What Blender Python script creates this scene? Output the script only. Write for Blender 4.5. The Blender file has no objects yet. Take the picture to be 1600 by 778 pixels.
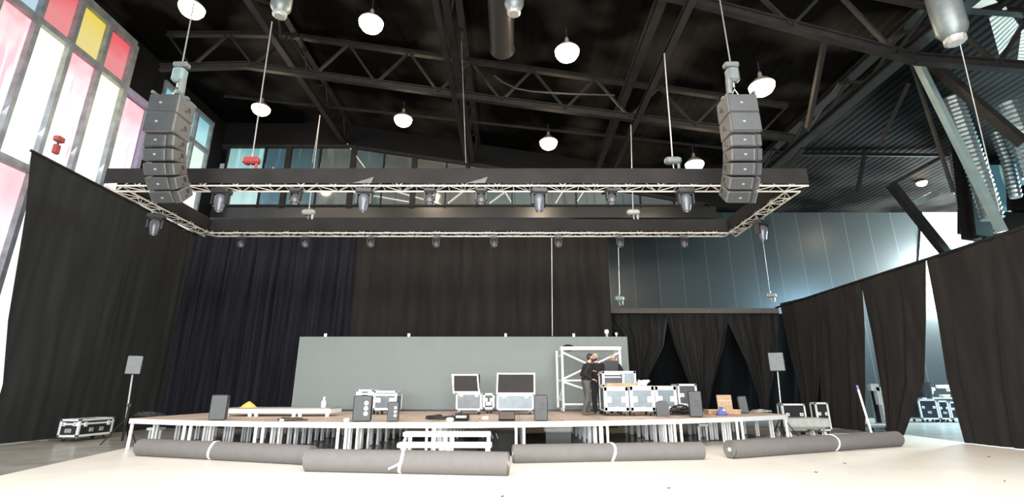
import bpy, bmesh, math, random
from mathutils import Vector, Matrix, noise
random.seed(7)
sc = bpy.context.scene
COL = sc.collection
R = math.radians

# ---------------------------------------------------------------- camera
CAM_H, PITCH, FPX = 1.5, R(16.3), 760.0
cam_d = bpy.data.cameras.new('camera'); cam = bpy.data.objects.new('camera', cam_d); COL.objects.link(cam)
cam_d.sensor_width = 36; cam_d.lens = FPX / 1600 * 36; cam_d.clip_end = 200
cam.location = (0, 0, CAM_H); cam.rotation_euler = (math.pi / 2 + PITCH, 0, 0)
sc.camera = cam
sc.view_settings.view_transform = 'Standard'
sc.view_settings.look = 'None'
sc.view_settings.exposure = 0.0

def ray(px, py):
    x = (px - 800) / FPX; y = (389 - py) / FPX
    return x, math.cos(PITCH) - y * math.sin(PITCH), y * math.cos(PITCH) + math.sin(PITCH)
def P(px, py, X=None, Y=None, Z=None):
    """world point where the sight line of a photo pixel meets a world plane"""
    a, b, c = ray(px, py)
    s = X / a if X is not None else Y / b if Y is not None else (Z - CAM_H) / c
    return Vector((a * s, b * s, c * s + CAM_H))
def ceil_z(x):
    return 16.4 if x < -10 else 16.4 - .165 * (min(x, 12) + 10)
def PC(px, py, drop):
    a, b, c = ray(px, py); s = 10.0
    for i in range(60):
        s = .5 * s + .5 * (ceil_z(a * s) - drop - CAM_H) / c
    return Vector((a * s, b * s, c * s + CAM_H))

# ---------------------------------------------------------------- materials
MATS = {}
def mat(name, color, rough=.6, metal=0.0, spec=.5, noise_amt=.12, scale=6, bump=0.0, bscale=40, emit=None, estr=0, sheen=0):
    if name in MATS: return MATS[name]
    m = bpy.data.materials.new(name); m.use_nodes = True; nt = m.node_tree; N = nt.nodes; L = nt.links
    b = N['Principled BSDF']
    tc = N.new('ShaderNodeTexCoord'); nz = N.new('ShaderNodeTexNoise'); nz.inputs['Scale'].default_value = scale
    nz.inputs['Detail'].default_value = 4
    L.new(tc.outputs['Object'], nz.inputs['Vector'])
    rp = N.new('ShaderNodeValToRGB')
    c0 = [max(0, c * (1 - noise_amt)) for c in color[:3]] + [1]; c1 = [min(1, c * (1 + noise_amt)) for c in color[:3]] + [1]
    rp.color_ramp.elements[0].color = c0; rp.color_ramp.elements[0].position = .3
    rp.color_ramp.elements[1].color = c1; rp.color_ramp.elements[1].position = .7
    L.new(nz.outputs['Fac'], rp.inputs['Fac']); L.new(rp.outputs['Color'], b.inputs['Base Color'])
    b.inputs['Roughness'].default_value = rough; b.inputs['Metallic'].default_value = metal
    b.inputs['Specular IOR Level'].default_value = spec
    if sheen: b.inputs['Sheen Weight'].default_value = sheen
    if bump:
        n2 = N.new('ShaderNodeTexNoise'); n2.inputs['Scale'].default_value = bscale; bp = N.new('ShaderNodeBump')
        bp.inputs['Strength'].default_value = bump; L.new(tc.outputs['Object'], n2.inputs['Vector'])
        L.new(n2.outputs['Fac'], bp.inputs['Height']); L.new(bp.outputs['Normal'], b.inputs['Normal'])
    if emit:
        b.inputs['Emission Color'].default_value = (*emit, 1); b.inputs['Emission Strength'].default_value = estr
    MATS[name] = m; return m

def glass_mat(name, top, bottom, strength, z0, z1, streak=None, gloss=.15, lo=.15):
    """daylit tinted pane: colour fades from bottom to top over real height"""
    m = bpy.data.materials.new(name); m.use_nodes = True; nt = m.node_tree; N = nt.nodes; L = nt.links
    for n in list(N): N.remove(n)
    out = N.new('ShaderNodeOutputMaterial'); em = N.new('ShaderNodeEmission'); gl = N.new('ShaderNodeBsdfGlossy'); mx = N.new('ShaderNodeMixShader')
    geo = N.new('ShaderNodeNewGeometry'); sep = N.new('ShaderNodeSeparateXYZ'); mr = N.new('ShaderNodeMapRange')
    L.new(geo.outputs['Position'], sep.inputs[0]); L.new(sep.outputs['Z'], mr.inputs['Value'])
    mr.inputs['From Min'].default_value = z0; mr.inputs['From Max'].default_value = z1
    nz = N.new('ShaderNodeTexNoise'); nz.inputs['Scale'].default_value = 1.1; nz.inputs['Detail'].default_value = 2
    L.new(geo.outputs['Position'], nz.inputs['Vector'])
    ad = N.new('ShaderNodeMath'); ad.operation = 'MULTIPLY_ADD'; ad.inputs[1].default_value = .5; 
    L.new(nz.outputs['Fac'], ad.inputs[0]); sb = N.new('ShaderNodeMath'); sb.operation = 'SUBTRACT'; sb.inputs[1].default_value = .25
    L.new(mr.outputs['Result'], sb.inputs[0]); L.new(sb.outputs[0], ad.inputs[2])
    rp = N.new('ShaderNodeValToRGB'); rp.color_ramp.elements[0].color = (*bottom, 1); rp.color_ramp.elements[1].color = (*top, 1)
    rp.color_ramp.elements[0].position = lo; rp.color_ramp.elements[1].position = 1.0
    L.new(ad.outputs[0], rp.inputs['Fac'])
    col = rp.outputs['Color']
    if streak:
        wv = N.new('ShaderNodeTexNoise'); wv.inputs['Scale'].default_value = 1.0; mp = N.new('ShaderNodeMapping')
        mp.inputs['Scale'].default_value = (3, 3.2, .35); mp.inputs['Rotation'].default_value = (.5, .2, 0)
        L.new(geo.outputs['Position'], mp.inputs['Vector']); L.new(mp.outputs[0], wv.inputs['Vector'])
        r2 = N.new('ShaderNodeValToRGB'); r2.color_ramp.elements[0].position = .57; r2.color_ramp.elements[1].position = .66
        L.new(wv.outputs['Fac'], r2.inputs['Fac']); mc = N.new('ShaderNodeMixRGB'); mc.inputs['Color2'].default_value = (*streak, 1)
        L.new(r2.outputs['Color'], mc.inputs['Fac']); L.new(col, mc.inputs['Color1']); col = mc.outputs['Color']
    L.new(col, em.inputs['Color']); em.inputs['Strength'].default_value = strength
    gl.inputs['Roughness'].default_value = .08; gl.inputs['Color'].default_value = (.5, .5, .5, 1)
    mx.inputs['Fac'].default_value = gloss
    L.new(em.outputs[0], mx.inputs[1]); L.new(gl.outputs[0], mx.inputs[2]); L.new(mx.outputs[0], out.inputs['Surface'])
    return m

M_alu = mat('brushed_aluminium', (.82, .83, .83), .42, .35, noise_amt=.06, scale=20)
M_alud = mat('dull_aluminium', (.42, .42, .41), .45, .5, scale=15)
M_leg = mat('stage_leg_aluminium', (.93, .95, .97), .4, .1, noise_amt=.04)
M_trussalu = mat('truss_aluminium', (.80, .76, .68), .38, .45, scale=15)
M_white = mat('white_plastic', (.8, .8, .8), .5)
M_steel = mat('black_painted_steel', (.013, .0125, .012), .55, .05, spec=.2, scale=3, noise_amt=.3)
M_steelt = mat('teal_grey_steel', (.16, .22, .22), .4, .2, scale=3)  # teal light on the slanting brace is put into this paler grey
M_cable = mat('steel_chain', (.42, .42, .42), .4, .6)
M_black = mat('black_plastic', (.02, .02, .022), .45)
M_speaker = mat('speaker_black', (.018, .019, .02), .55, bump=.3, bscale=120)
M_grille = mat('speaker_grille', (.034, .038, .039), .5, bump=.4, bscale=300)
M_array = mat('array_cabinet', (.085, .081, .077), .55, scale=4, bump=.15, bscale=90)
M_arrayg = mat('array_grille', (.042, .045, .047), .45, .2, bump=.4, bscale=200)
M_case = mat('case_panel', (.075, .085, .095), .35, noise_amt=.2)
M_casel = mat('case_panel_light', (.17, .21, .235), .35, noise_amt=.1)
M_cased = mat('case_panel_dark', (.016, .017, .02), .4)
M_foam = mat('dark_foam', (.03, .026, .024), .9, bump=.6, bscale=30)
M_rubber = mat('rubber', (.02, .02, .02), .7)
M_skin = mat('skin', (.55, .33, .25), .5, noise_amt=.05)
M_hood = mat('black_cotton', (.010, .009, .010), .9, bump=.3, bscale=15)
M_jeans = mat('grey_trousers', (.075, .068, .062), .85, bump=.3, bscale=40, noise_amt=.25)
M_trous = mat('black_trousers', (.012, .012, .014), .85)
M_hair = mat('reddish_brown_hair', (.045, .014, .010), .7, bump=.6, bscale=90)
M_beard = mat('dark_beard', (.015, .010, .009), .8, bump=.6, bscale=90)
M_shoe = mat('brown_boot', (.10, .07, .05), .7)
M_eye = mat('eye_dark', (.02, .02, .02), .3)
M_screen = mat('dull_grey_screen', (.165, .195, .188), .55, spec=.25, noise_amt=.07, scale=.35)
M_wood = mat('wood_board', (.42, .24, .13), .6, noise_amt=.25, scale=8)
M_orange = mat('orange_cloth', (.85, .5, .12), .7)
M_blue = mat('blue_plastic', (.10, .13, .35), .5)
M_motor = mat('motor_grey', (.13, .15, .15), .4, .3)
M_red = mat('dark_red_metal', (.25, .03, .03), .5)
M_strap = mat('white_strap', (.85, .85, .85), .6)

def velvet(name, c, blue=None, scale=1.2):
    m = bpy.data.materials.new(name); m.use_nodes = True; N = m.node_tree.nodes; L = m.node_tree.links; b = N['Principled BSDF']
    tc = N.new('ShaderNodeTexCoord'); mp = N.new('ShaderNodeMapping'); mp.inputs['Scale'].default_value = (scale, scale, .12)
    nz = N.new('ShaderNodeTexNoise'); nz.inputs['Scale'].default_value = 2.2; nz.inputs['Detail'].default_value = 5
    rp = N.new('ShaderNodeValToRGB')
    rp.color_ramp.elements[0].color = (*[v * .72 for v in c], 1); rp.color_ramp.elements[0].position = .3
    rp.color_ramp.elements[1].color = (*[v * 1.3 for v in (blue or c)], 1); rp.color_ramp.elements[1].position = .72
    L.new(tc.outputs['Object'], mp.inputs[0]); L.new(mp.outputs[0], nz.inputs['Vector']); L.new(nz.outputs['Fac'], rp.inputs['Fac'])
    L.new(rp.outputs['Color'], b.inputs['Base Color']); b.inputs['Roughness'].default_value = .95
    b.inputs['Specular IOR Level'].default_value = .1; b.inputs['Sheen Weight'].default_value = .04
    return m
M_velL = velvet('black_stage_cloth', (.0175, .018, .0173))
M_velB = velvet('black_stage_cloth_sheen', (0.0093, 0.0096, 0.0120), (0.0144, 0.0152, 0.0216), 2.2)  # bluish streaks imitate the sheen on the folds
M_velC = velvet('brown_black_stage_cloth', (0.0184, 0.0163, 0.0152))
M_velR = velvet('right_stage_cloth', (0.0168, 0.0147, 0.0136))
M_velS = velvet('swag_cloth', (0.0136, 0.0128, 0.0128), (0.0208, 0.0208, 0.0208), 2.5)
M_wrap = mat('black_truss_wrap', (.017, .0155, .015), .8, scale=1.5, noise_amt=.2, spec=.2)

def wood_floor(name):
    m = bpy.data.materials.new(name); m.use_nodes = True; N = m.node_tree.nodes; L = m.node_tree.links; b = N['Principled BSDF']
    tc = N.new('ShaderNodeTexCoord'); br = N.new('ShaderNodeTexBrick'); br.inputs['Scale'].default_value = 1
    br.inputs['Brick Width'].default_value = 2; br.inputs['Row Height'].default_value = 1; br.inputs['Mortar Size'].default_value = .012
    br.inputs['Color1'].default_value = (.6, .46, .37, 1); br.inputs['Color2'].default_value = (.52, .4, .33, 1); br.inputs['Mortar'].default_value = (.05, .04, .035, 1)
    nz = N.new('ShaderNodeTexNoise'); nz.inputs['Scale'].default_value = 3; mx = N.new('ShaderNodeMixRGB'); mx.blend_type = 'MULTIPLY'; mx.inputs['Fac'].default_value = .2
    L.new(tc.outputs['Object'], br.inputs['Vector']); L.new(tc.outputs['Object'], nz.inputs['Vector'])
    L.new(br.outputs['Color'], mx.inputs['Color1']); L.new(nz.outputs['Color'], mx.inputs['Color2']); L.new(mx.outputs[0], b.inputs['Base Color'])
    b.inputs['Roughness'].default_value = .5; return m
M_deck = wood_floor('deck_plywood')

def panel_wall(name, c1, c2, bw, bh, seam, rough=.35, spec=.5):
    m = bpy.data.materials.new(name); m.use_nodes = True; N = m.node_tree.nodes; L = m.node_tree.links; b = N['Principled BSDF']
    geo = N.new('ShaderNodeNewGeometry'); sp = N.new('ShaderNodeSeparateXYZ'); cb = N.new('ShaderNodeCombineXYZ')
    L.new(geo.outputs['Position'], sp.inputs[0]); L.new(sp.outputs['X'], cb.inputs['X']); L.new(sp.outputs['Z'], cb.inputs['Y'])
    br = N.new('ShaderNodeTexBrick'); br.offset = 0; br.inputs['Scale'].default_value = 1; br.inputs['Brick Width'].default_value = bw; br.inputs['Row Height'].default_value = bh
    br.inputs['Mortar Size'].default_value = .012; br.inputs['Color1'].default_value = (*c1, 1); br.inputs['Color2'].default_value = (*c2, 1); br.inputs['Mortar'].default_value = (*seam, 1)
    L.new(cb.outputs[0], br.inputs['Vector']); L.new(br.outputs['Color'], b.inputs['Base Color'])
    b.inputs['Roughness'].default_value = rough; b.inputs['Specular IOR Level'].default_value = spec; return m
M_panelwall = panel_wall('painted_wall_panels', (.024, .029, .029), (.036, .042, .042), 1.55, 20, (.11, .12, .12))
M_fascia = mat('glossy_dark_fascia', (.02, .022, .023), .3, spec=.8, scale=.4, noise_amt=.4)
M_blackwall = mat('black_wall', (.0045, .0045, .005), .7, spec=.1, scale=.5, noise_amt=.3)

def corr_ceiling():
    m = bpy.data.materials.new('corrugated_black_ceiling'); m.use_nodes = True; N = m.node_tree.nodes; L = m.node_tree.links; b = N['Principled BSDF']
    geo = N.new('ShaderNodeNewGeometry'); wv = N.new('ShaderNodeTexWave'); wv.bands_direction = 'X'; wv.inputs['Scale'].default_value = .9
    wv.inputs['Distortion'].default_value = 0; L.new(geo.outputs['Position'], wv.inputs['Vector'])
    bp = N.new('ShaderNodeBump'); bp.inputs['Strength'].default_value = .2; bp.inputs['Distance'].default_value = .1
    L.new(wv.outputs['Fac'], bp.inputs['Height']); L.new(bp.outputs['Normal'], b.inputs['Normal'])
    nz = N.new('ShaderNodeTexNoise'); nz.inputs['Scale'].default_value = .35; L.new(geo.outputs['Position'], nz.inputs['Vector'])
    rp = N.new('ShaderNodeValToRGB'); rp.color_ramp.elements[0].color = (.0010, .0009, .0008, 1); rp.color_ramp.elements[0].position = .45
    rp.color_ramp.elements[1].color = (.02, .018, .016, 1); rp.color_ramp.elements[1].position = .68  # paler patches imitate lamplight on the roof, put into the colour
    L.new(nz.outputs['Fac'], rp.inputs['Fac']); L.new(rp.outputs['Color'], b.inputs['Base Color']); b.inputs['Roughness'].default_value = .75; b.inputs['Specular IOR Level'].default_value = .03
    return m
M_ceil = corr_ceiling()
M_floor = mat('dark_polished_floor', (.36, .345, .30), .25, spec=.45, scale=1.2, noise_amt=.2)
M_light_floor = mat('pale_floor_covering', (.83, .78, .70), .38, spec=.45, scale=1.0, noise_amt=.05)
M_carpet = mat('grey_carpet', (.16, .15, .144), .95, spec=.1, bump=.15, bscale=200, noise_amt=.04, scale=6)

# ---------------------------------------------------------------- mesh builder
class MB:
    def __init__(s): s.v = []; s.f = []
    def add(s, vs, fs):
        n = len(s.v); s.v += [Vector(v) for v in vs]; s.f += [[i + n for i in f] for f in fs]; return s
    def box(s, c, d, rot=None, taper=1.0, top_shift=(0, 0)):
        """axis box: centre c, full size d, optional Matrix rot, taper of the top"""
        c = Vector(c); vs = []
        for z in (-1, 1):
            t = taper if z > 0 else 1; sx, sy = (top_shift if z > 0 else (0, 0))
            for x, y in ((-1, -1), (1, -1), (1, 1), (-1, 1)):
                p = Vector((x * d[0] / 2 * t + sx, y * d[1] / 2 * t + sy, z * d[2] / 2))
                if rot is not None: p = rot @ p
                vs.append(c + p)
        return s.add(vs, [[3, 2, 1, 0], [4, 5, 6, 7], [0, 1, 5, 4], [1, 2, 6, 5], [2, 3, 7, 6], [3, 0, 4, 7]])
    def bbox(s, c, d, b=.02, rot=None):
        """box with chamfered vertical and horizontal edges"""
        c = Vector(c); hx, hy, hz = d[0] / 2, d[1] / 2, d[2] / 2; b = min(b, hx * .45, hy * .45, hz * .45); rings = []
        for z, i in ((-hz, b), (-hz + b, 0), (hz - b, 0), (hz, b)):
            X, Y = hx - i, hy - i; bb = b * .99
            rings.append([(-X + bb, -Y, z), (X - bb, -Y, z), (X, -Y + bb, z), (X, Y - bb, z), (X - bb, Y, z), (-X + bb, Y, z), (-X, Y - bb, z), (-X, -Y + bb, z)])
        vs = []
        for r in rings:
            for p in r:
                p = Vector(p); vs.append(c + (rot @ p if rot is not None else p))
        fs = [[7, 6, 5, 4, 3, 2, 1, 0], [24 + i for i in range(8)]]
        for k in range(3):
            for i in range(8):
                j = (i + 1) % 8; fs.append([k * 8 + i, k * 8 + j, k * 8 + 8 + j, k * 8 + 8 + i])
        return s.add(vs, fs)
    def cyl(s, p0, p1, r0, r1=None, n=10, caps=True):
        p0 = Vector(p0); p1 = Vector(p1); r1 = r0 if r1 is None else r1
        a = (p1 - p0).normalized(); u = a.orthogonal().normalized(); w = a.cross(u); vs = []
        for p, r in ((p0, r0), (p1, r1)):
            for i in range(n):
                t = 2 * math.pi * i / n; vs.append(p + u * math.cos(t) * r + w * math.sin(t) * r)
        fs = [[i, (i + 1) % n, n + (i + 1) % n, n + i] for i in range(n)]
        if caps: fs += [list(range(n))[::-1], [n + i for i in range(n)]]
        return s.add(vs, fs)
    def tube(s, pts, r, n=8):
        pts = [Vector(p) for p in pts]; rr = r if isinstance(r, (list, tuple)) else [r] * len(pts); vs = []; u = None
        for i, p in enumerate(pts):
            a = (pts[min(i + 1, len(pts) - 1)] - pts[max(i - 1, 0)]).normalized()
            u = a.orthogonal().normalized() if u is None else (u - a * u.dot(a)).normalized()
            w = a.cross(u)
            for k in range(n):
                t = 2 * math.pi * k / n; vs.append(p + (u * math.cos(t) + w * math.sin(t)) * rr[i])
        fs = []
        for i in range(len(pts) - 1):
            for k in range(n):
                j = (k + 1) % n; fs.append([i * n + k, i * n + j, (i + 1) * n + j, (i + 1) * n + k])
        fs += [list(range(n))[::-1], [(len(pts) - 1) * n + k for k in range(n)]]
        return s.add(vs, fs)
    def bar(s, p0, p1, w, h, up=(0, 0, 1)):
        p0 = Vector(p0); p1 = Vector(p1); a = (p1 - p0).normalized(); up = Vector(up)
        if abs(a.dot(up)) > .98: up = Vector((0, 1, 0))
        u = a.cross(up).normalized(); w_ = u.cross(a).normalized(); vs = []
        for p in (p0, p1):
            for x, y in ((-1, -1), (1, -1), (1, 1), (-1, 1)): vs.append(p + u * x * w / 2 + w_ * y * h / 2)
        return s.add(vs, [[3, 2, 1, 0], [4, 5, 6, 7], [0, 1, 5, 4], [1, 2, 6, 5], [2, 3, 7, 6], [3, 0, 4, 7]])
    def ibeam(s, p0, p1, w, h, t=.03, up=(0, 0, 1)):
        p0 = Vector(p0); p1 = Vector(p1); a = (p1 - p0).normalized(); up = Vector(up)
        u = a.cross(up).normalized(); k = u.cross(a).normalized()
        s.bar(p0 + k * (h - t) / 2, p1 + k * (h - t) / 2, w, t, up); s.bar(p0 - k * (h - t) / 2, p1 - k * (h - t) / 2, w, t, up)
        return s.bar(p0, p1, t, h - t, up)
    def sph(s, c, r, nu=14, nv=8, sq=(1, 1, 1)):
        c = Vector(c); vs = []; fs = []
        vs.append(c + Vector((0, 0, r * sq[2])))
        for j in range(1, nv):
            for i in range(nu):
                t = math.pi * j / nv; q = 2 * math.pi * i / nu
                vs.append(c + Vector((r * sq[0] * math.sin(t) * math.cos(q), r * sq[1] * math.sin(t) * math.sin(q), r * sq[2] * math.cos(t))))
        vs.append(c - Vector((0, 0, r * sq[2]))); e = len(vs) - 1
        for i in range(nu): fs.append([0, 1 + i, 1 + (i + 1) % nu])
        for j in range(nv - 2):
            for i in range(nu):
                k = (i + 1) % nu; fs.append([1 + j * nu + i, 1 + (j + 1) * nu + i, 1 + (j + 1) * nu + k, 1 + j * nu + k])
        for i in range(nu): fs.append([e, 1 + (nv - 2) * nu + (i + 1) % nu, 1 + (nv - 2) * nu + i])
        return s.add(vs, fs)
    def lathe(s, prof, c=(0, 0, 0), n=20):
        c = Vector(c); vs = []; fs = []
        for r, z in prof:
            for i in range(n):
                t = 2 * math.pi * i / n; vs.append(c + Vector((r * math.cos(t), r * math.sin(t), z)))
        for k in range(len(prof) - 1):
            for i in range(n):
                j = (i + 1) % n; fs.append([k * n + i, k * n + j, (k + 1) * n + j, (k + 1) * n + i])
        fs += [list(range(n))[::-1], [(len(prof) - 1) * n + i for i in range(n)]]
        return s.add(vs, fs)
    def prism(s, pts, d):
        """polygon pts extruded by vector d"""
        pts = [Vector(p) for p in pts]; d = Vector(d); n = len(pts)
        return s.add(pts + [p + d for p in pts], [list(range(n))[::-1], [n + i for i in range(n)]] + [[i, (i + 1) % n, n + (i + 1) % n, n + i] for i in range(n)])
    def build(s, name, m, parent=None, loc=None, world=False, smooth=False):
        me = bpy.data.meshes.new(name); o = bpy.data.objects.new(name, me); COL.objects.link(o)
        vs = s.v
        if parent is not None:
            o.parent = parent
            if world:
                inv = wmat(parent).inverted(); vs = [inv @ v for v in vs]
        elif loc is not None:
            loc = Vector(loc); o.location = loc; vs = [v - loc for v in vs]
        me.from_pydata([tuple(v) for v in vs], [], s.f); me.update()
        bm = bmesh.new(); bm.from_mesh(me); bmesh.ops.recalc_face_normals(bm, faces=bm.faces); bm.to_mesh(me); bm.free()
        if m: me.materials.append(m)
        if smooth:
            for p in me.polygons: p.use_smooth = True
            try: me.set_sharp_from_angle(angle=R(40))
            except Exception: pass
        return o
def wmat(o):
    m = Matrix.Translation(o.location) @ o.rotation_euler.to_matrix().to_4x4() @ Matrix.Diagonal((*o.scale, 1))
    return wmat(o.parent) @ m if o.parent else m
def tag(o, label=None, cat=None, group=None, kind=None):
    if label: o['label'] = label
    if cat: o['category'] = cat
    if group: o['group'] = group
    if kind: o['kind'] = kind
    return o
def thing(name, label, cat, loc, rz=0, group=None, kind=None, rx=0, ry=0):
    o = bpy.data.objects.new(name, None); COL.objects.link(o); o.location = loc; o.rotation_euler = (rx, ry, rz); o.empty_display_size = .2
    return tag(o, label, cat, group, kind)
def kids(o): return [c for c in bpy.data.objects if c.parent == o]
def copy_tree(o, parent=None, tree=None):
    c = o.copy(); COL.objects.link(c)
    if parent is not None: c.parent = parent
    for ch in kids(o): copy_tree(ch, c)
    return c
def dup(root, loc, rz=0, label=None, group=None):
    c = copy_tree(root); c.location = loc; c.rotation_euler.z = rz
    if label: c['label'] = label
    if group: c['group'] = group
    return c
def quad(name, pts, m, label=None, thick=None, kind='structure', parent=None):
    mb = MB()
    if thick: mb.prism(pts, thick)
    else: mb.add(pts, [list(range(len(pts)))])
    o = mb.build(name, m, parent, loc=None if parent else Vector(pts[0]), world=bool(parent))
    if kind: o['kind'] = kind
    if label: o['label'] = label
    return o

# ================================================================ ROOM
XL, XR, YB1, YB2 = -16.5, 34.0, 25.0, 30.0
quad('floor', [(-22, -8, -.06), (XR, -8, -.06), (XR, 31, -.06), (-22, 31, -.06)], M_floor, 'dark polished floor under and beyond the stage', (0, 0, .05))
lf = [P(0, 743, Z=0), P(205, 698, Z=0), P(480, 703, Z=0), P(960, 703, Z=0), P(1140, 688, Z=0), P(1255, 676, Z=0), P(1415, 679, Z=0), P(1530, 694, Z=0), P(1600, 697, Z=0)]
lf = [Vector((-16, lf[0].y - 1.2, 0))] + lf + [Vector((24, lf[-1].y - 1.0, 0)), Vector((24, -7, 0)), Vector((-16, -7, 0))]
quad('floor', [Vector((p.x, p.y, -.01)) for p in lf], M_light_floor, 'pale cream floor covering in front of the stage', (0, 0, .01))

# ceiling: flat on the left, sloping down to the right
cy0, cy1 = -8, 30.2
prof = [(-22, 16.4), (-10, 16.4), (12, ceil_z(12)), (XR, ceil_z(12))]
mb = MB()
for (x0, z0), (x1, z1) in zip(prof, prof[1:]):
    mb.prism([(x0, cy0, z0), (x1, cy0, z1), (x1, cy1, z1), (x0, cy1, z0)], (0, 0, .15))
tag(mb.build('ceiling', M_ceil, loc=(0, 10, 16)), 'black corrugated metal roof sloping down to the right', kind='structure')

# back walls
quad('wall_back', [(XL, YB1, 10.6), (11.2, YB1, 10.6), (11.2, YB1, 11.25), (XL, YB1, 11.25)], M_fascia, 'glossy dark fascia below the back windows', (0, .3, 0))
quad('trim_1', [(XL, YB1 - .12, 9.6), (11.2, YB1 - .12, 9.6), (11.2, YB1 - .12, 10.45), (XL, YB1 - .12, 10.45)], M_fascia, 'lower glossy fascia band under the back windows', (0, .4, 0))
quad('wall_back', [(XL, YB1 + .05, 0), (4.6, YB1 + .05, 0), (4.6, YB1 + .05, 9.6), (XL, YB1 + .05, 9.6)], M_blackwall, 'black lower wall behind the stage cloths', (0, .3, 0))
quad('wall_back', [(4.0, YB2, 0), (XR, YB2, 0), (XR, YB2, 12.9), (4.0, YB2, 13.8)], M_panelwall, 'grey green back wall of tall vertical panels', (0, .2, 0))
# black wall above the sloping window head
wt = [P(345, 229, Y=YB1), P(545, 229, Y=YB1), P(745, 258, Y=YB1), P(1108, 319, Y=YB1)]
zt = wt[0].z
headL = [(wt[0].x, zt), (wt[1].x, zt), (wt[2].x, wt[2].z), (wt[3].x, 11.3)]
mb = MB()
hp = [(XL, zt)] + headL[1:] + [(13, 11.0)]
for (x0, z0), (x1, z1) in zip(hp, hp[1:]):
    mb.prism([(x0, YB1, z0), (x1, YB1, z1), (x1, YB1, ceil_z(x1) + .1), (x0, YB1, ceil_z(x0) + .1)], (0, .3, 0))
tag(mb.build('wall_back', M_blackwall, loc=(0, YB1, 12)), 'black upper back wall above the sloping window band', kind='structure')

# left wall (dark parts)
mb = MB()
mb.box((XL - .25, 8, 16.2), (.3, 34, .5))
mb.box((XL - .25, 8.5, 4.0), (.3, 2, 8))
mb.box((XL - .2, 19.75, 8), (.4, .45, 16.6))
mb.prism([(XL - .35, 17.95, 14.0), (XL - .35, 20.0, 13.8), (XL - .35, 20.0, 16.4), (XL - .35, 17.95, 16.4)], (.3, 0, 0))
mb.box((XL - .2, 24.4, 8), (.4, 1.3, 16.6))
mb.box((XL - .3, 22, 4.5), (.3, 6, 9))
tag(mb.build('wall_left', M_blackwall, loc=(XL, 14, 8)), 'black left wall between and below the tall windows', kind='structure')
quad('wall_right', [(XR, -8, 0), (XR, 30, 0), (XR, 30, 13), (XR, -8, 13)], mat('teal_grey_wall', (.12, .17, .18), .6, scale=.4), 'teal grey far right wall', (.2, 0, 0))
quad('wall_front', [(-22, -8, 0), (XR, -8, 0), (XR, -8, 12), (-22, -8, 12)], mat('front_wall_grey', (.25, .25, .25), .8, scale=.4), 'grey wall behind the viewer', (0, -.2, 0))

# ---- left stained-glass window bays, on the plane X = XL
WHITE = (1, 1, .98)
def pane(parent, y0, y1, z0, z1, top, bottom, strength=2.4, streak=None, slant=0):
    m = glass_mat('pane_glass', top, bottom, strength, z0, z1, streak, .1, .45)
    mb = MB(); x = XL - .1
    mb.prism([(x, y0, z0), (x, y1, z0), (x, y1, z1 + slant), (x, y0, z1)], (.02, 0, 0))
    return mb.build('pane', m, parent, world=True)
M_mull = mat('aluminium_mullion', (.22, .24, .26), .4, .4, scale=3, noise_amt=.25)
ys = [10.2, 11.45, 12.72, 13.98, 15.27, 16.58, 17.92]
ZB, ZM, ZT = 8.75, 13.9, 15.9
w1 = thing('window_1', 'tall left window of white, red and yellow panes', 'window', (XL, 14, 0), kind='structure')
RED, YEL, PINK = (1, .13, .15), (1, .78, .10), (1, .38, .40)
tops = [RED, YEL, (.5, .75, 1), RED, YEL, RED]
mids = [(PINK, (1, .93, .93)), (WHITE, WHITE), (PINK, (1, .93, .94)), ((1, .95, .6), WHITE), (PINK, (1, .92, .95)), ((1, .95, .55), WHITE)]
for i in range(6):
    y0, y1 = ys[i] + .06, ys[i + 1] - .06
    pane(w1, y0, y1, ZM + .1, ZT - .05, tops[i], tuple(.75 * c + .25 for c in tops[i]), .95)
    pane(w1, y0, y1, ZB + .1, ZM - .12, mids[i][0], mids[i][1], 1.75 if i in (0, 2, 4) else 2.2, (1, .45, .5) if i in (0, 2, 4) else None)
    pane(w1, y0, y1, .3, ZB - .12, (1, .5, .55) if i == 3 else (1, .9, .9), (.9, .97, 1), 1.5)
mb = MB()
for i, y in enumerate(ys): mb.box((XL, y, 8.0), (.26, .16 if i < 6 else .22, 16))
for z, h in ((.15, .3), (ZB, .26), (ZM, .22), (ZT + .12, .34)): mb.box((XL, (ys[0] + ys[-1]) / 2, z), (.24, ys[-1] - ys[0], h))
mb.build('window_frame', M_mull, w1, world=True)
w2 = thing('window_2', 'narrow pink window bay next to the tall left window', 'window', (XL, 18.7, 0), kind='structure')
pane(w2, 18.05, 19.3, ZB + .1, 13.65, (1, .36, .4), (1, .88, .92), 1.6, (1, .5, .55))
mb = MB(); mb.box((XL, 19.45, 11.2), (.24, .2, 5.2)); mb.box((XL, 18.7, ZB), (.24, 1.5, .2)); mb.box((XL, 18.7, 13.85), (.24, 1.7, .3))
mb.build('window_frame', mat('purple_grey_frame', (.25, .24, .34), .4, .3), w2, world=True)
w3 = thing('window_3', 'far left window bay of pale cyan panes behind the left speaker array', 'window', (XL, 21.8, 0), kind='structure')
ys3 = [20.0, 21.25, 22.5, 23.75]
for i in range(3):
    y0, y1 = ys3[i] + .06, ys3[i + 1] - .06
    pane(w3, y0, y1, ZM + .1, 15.5, (.25, .62, .72), (.55, .95, 1), .95)
    pane(w3, y0, y1, ZB + .1, ZM - .1, (.72, .95, .85), (1, 1, .95), 1.15)
mb = MB()
for y in ys3: mb.box((XL, y, 12.2), (.2, .13, 7))
for z in (ZB, ZM, 15.6): mb.box((XL, 21.87, z), (.22, 3.9, .18))
mb.build('window_frame', M_mull, w3, world=True)

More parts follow.
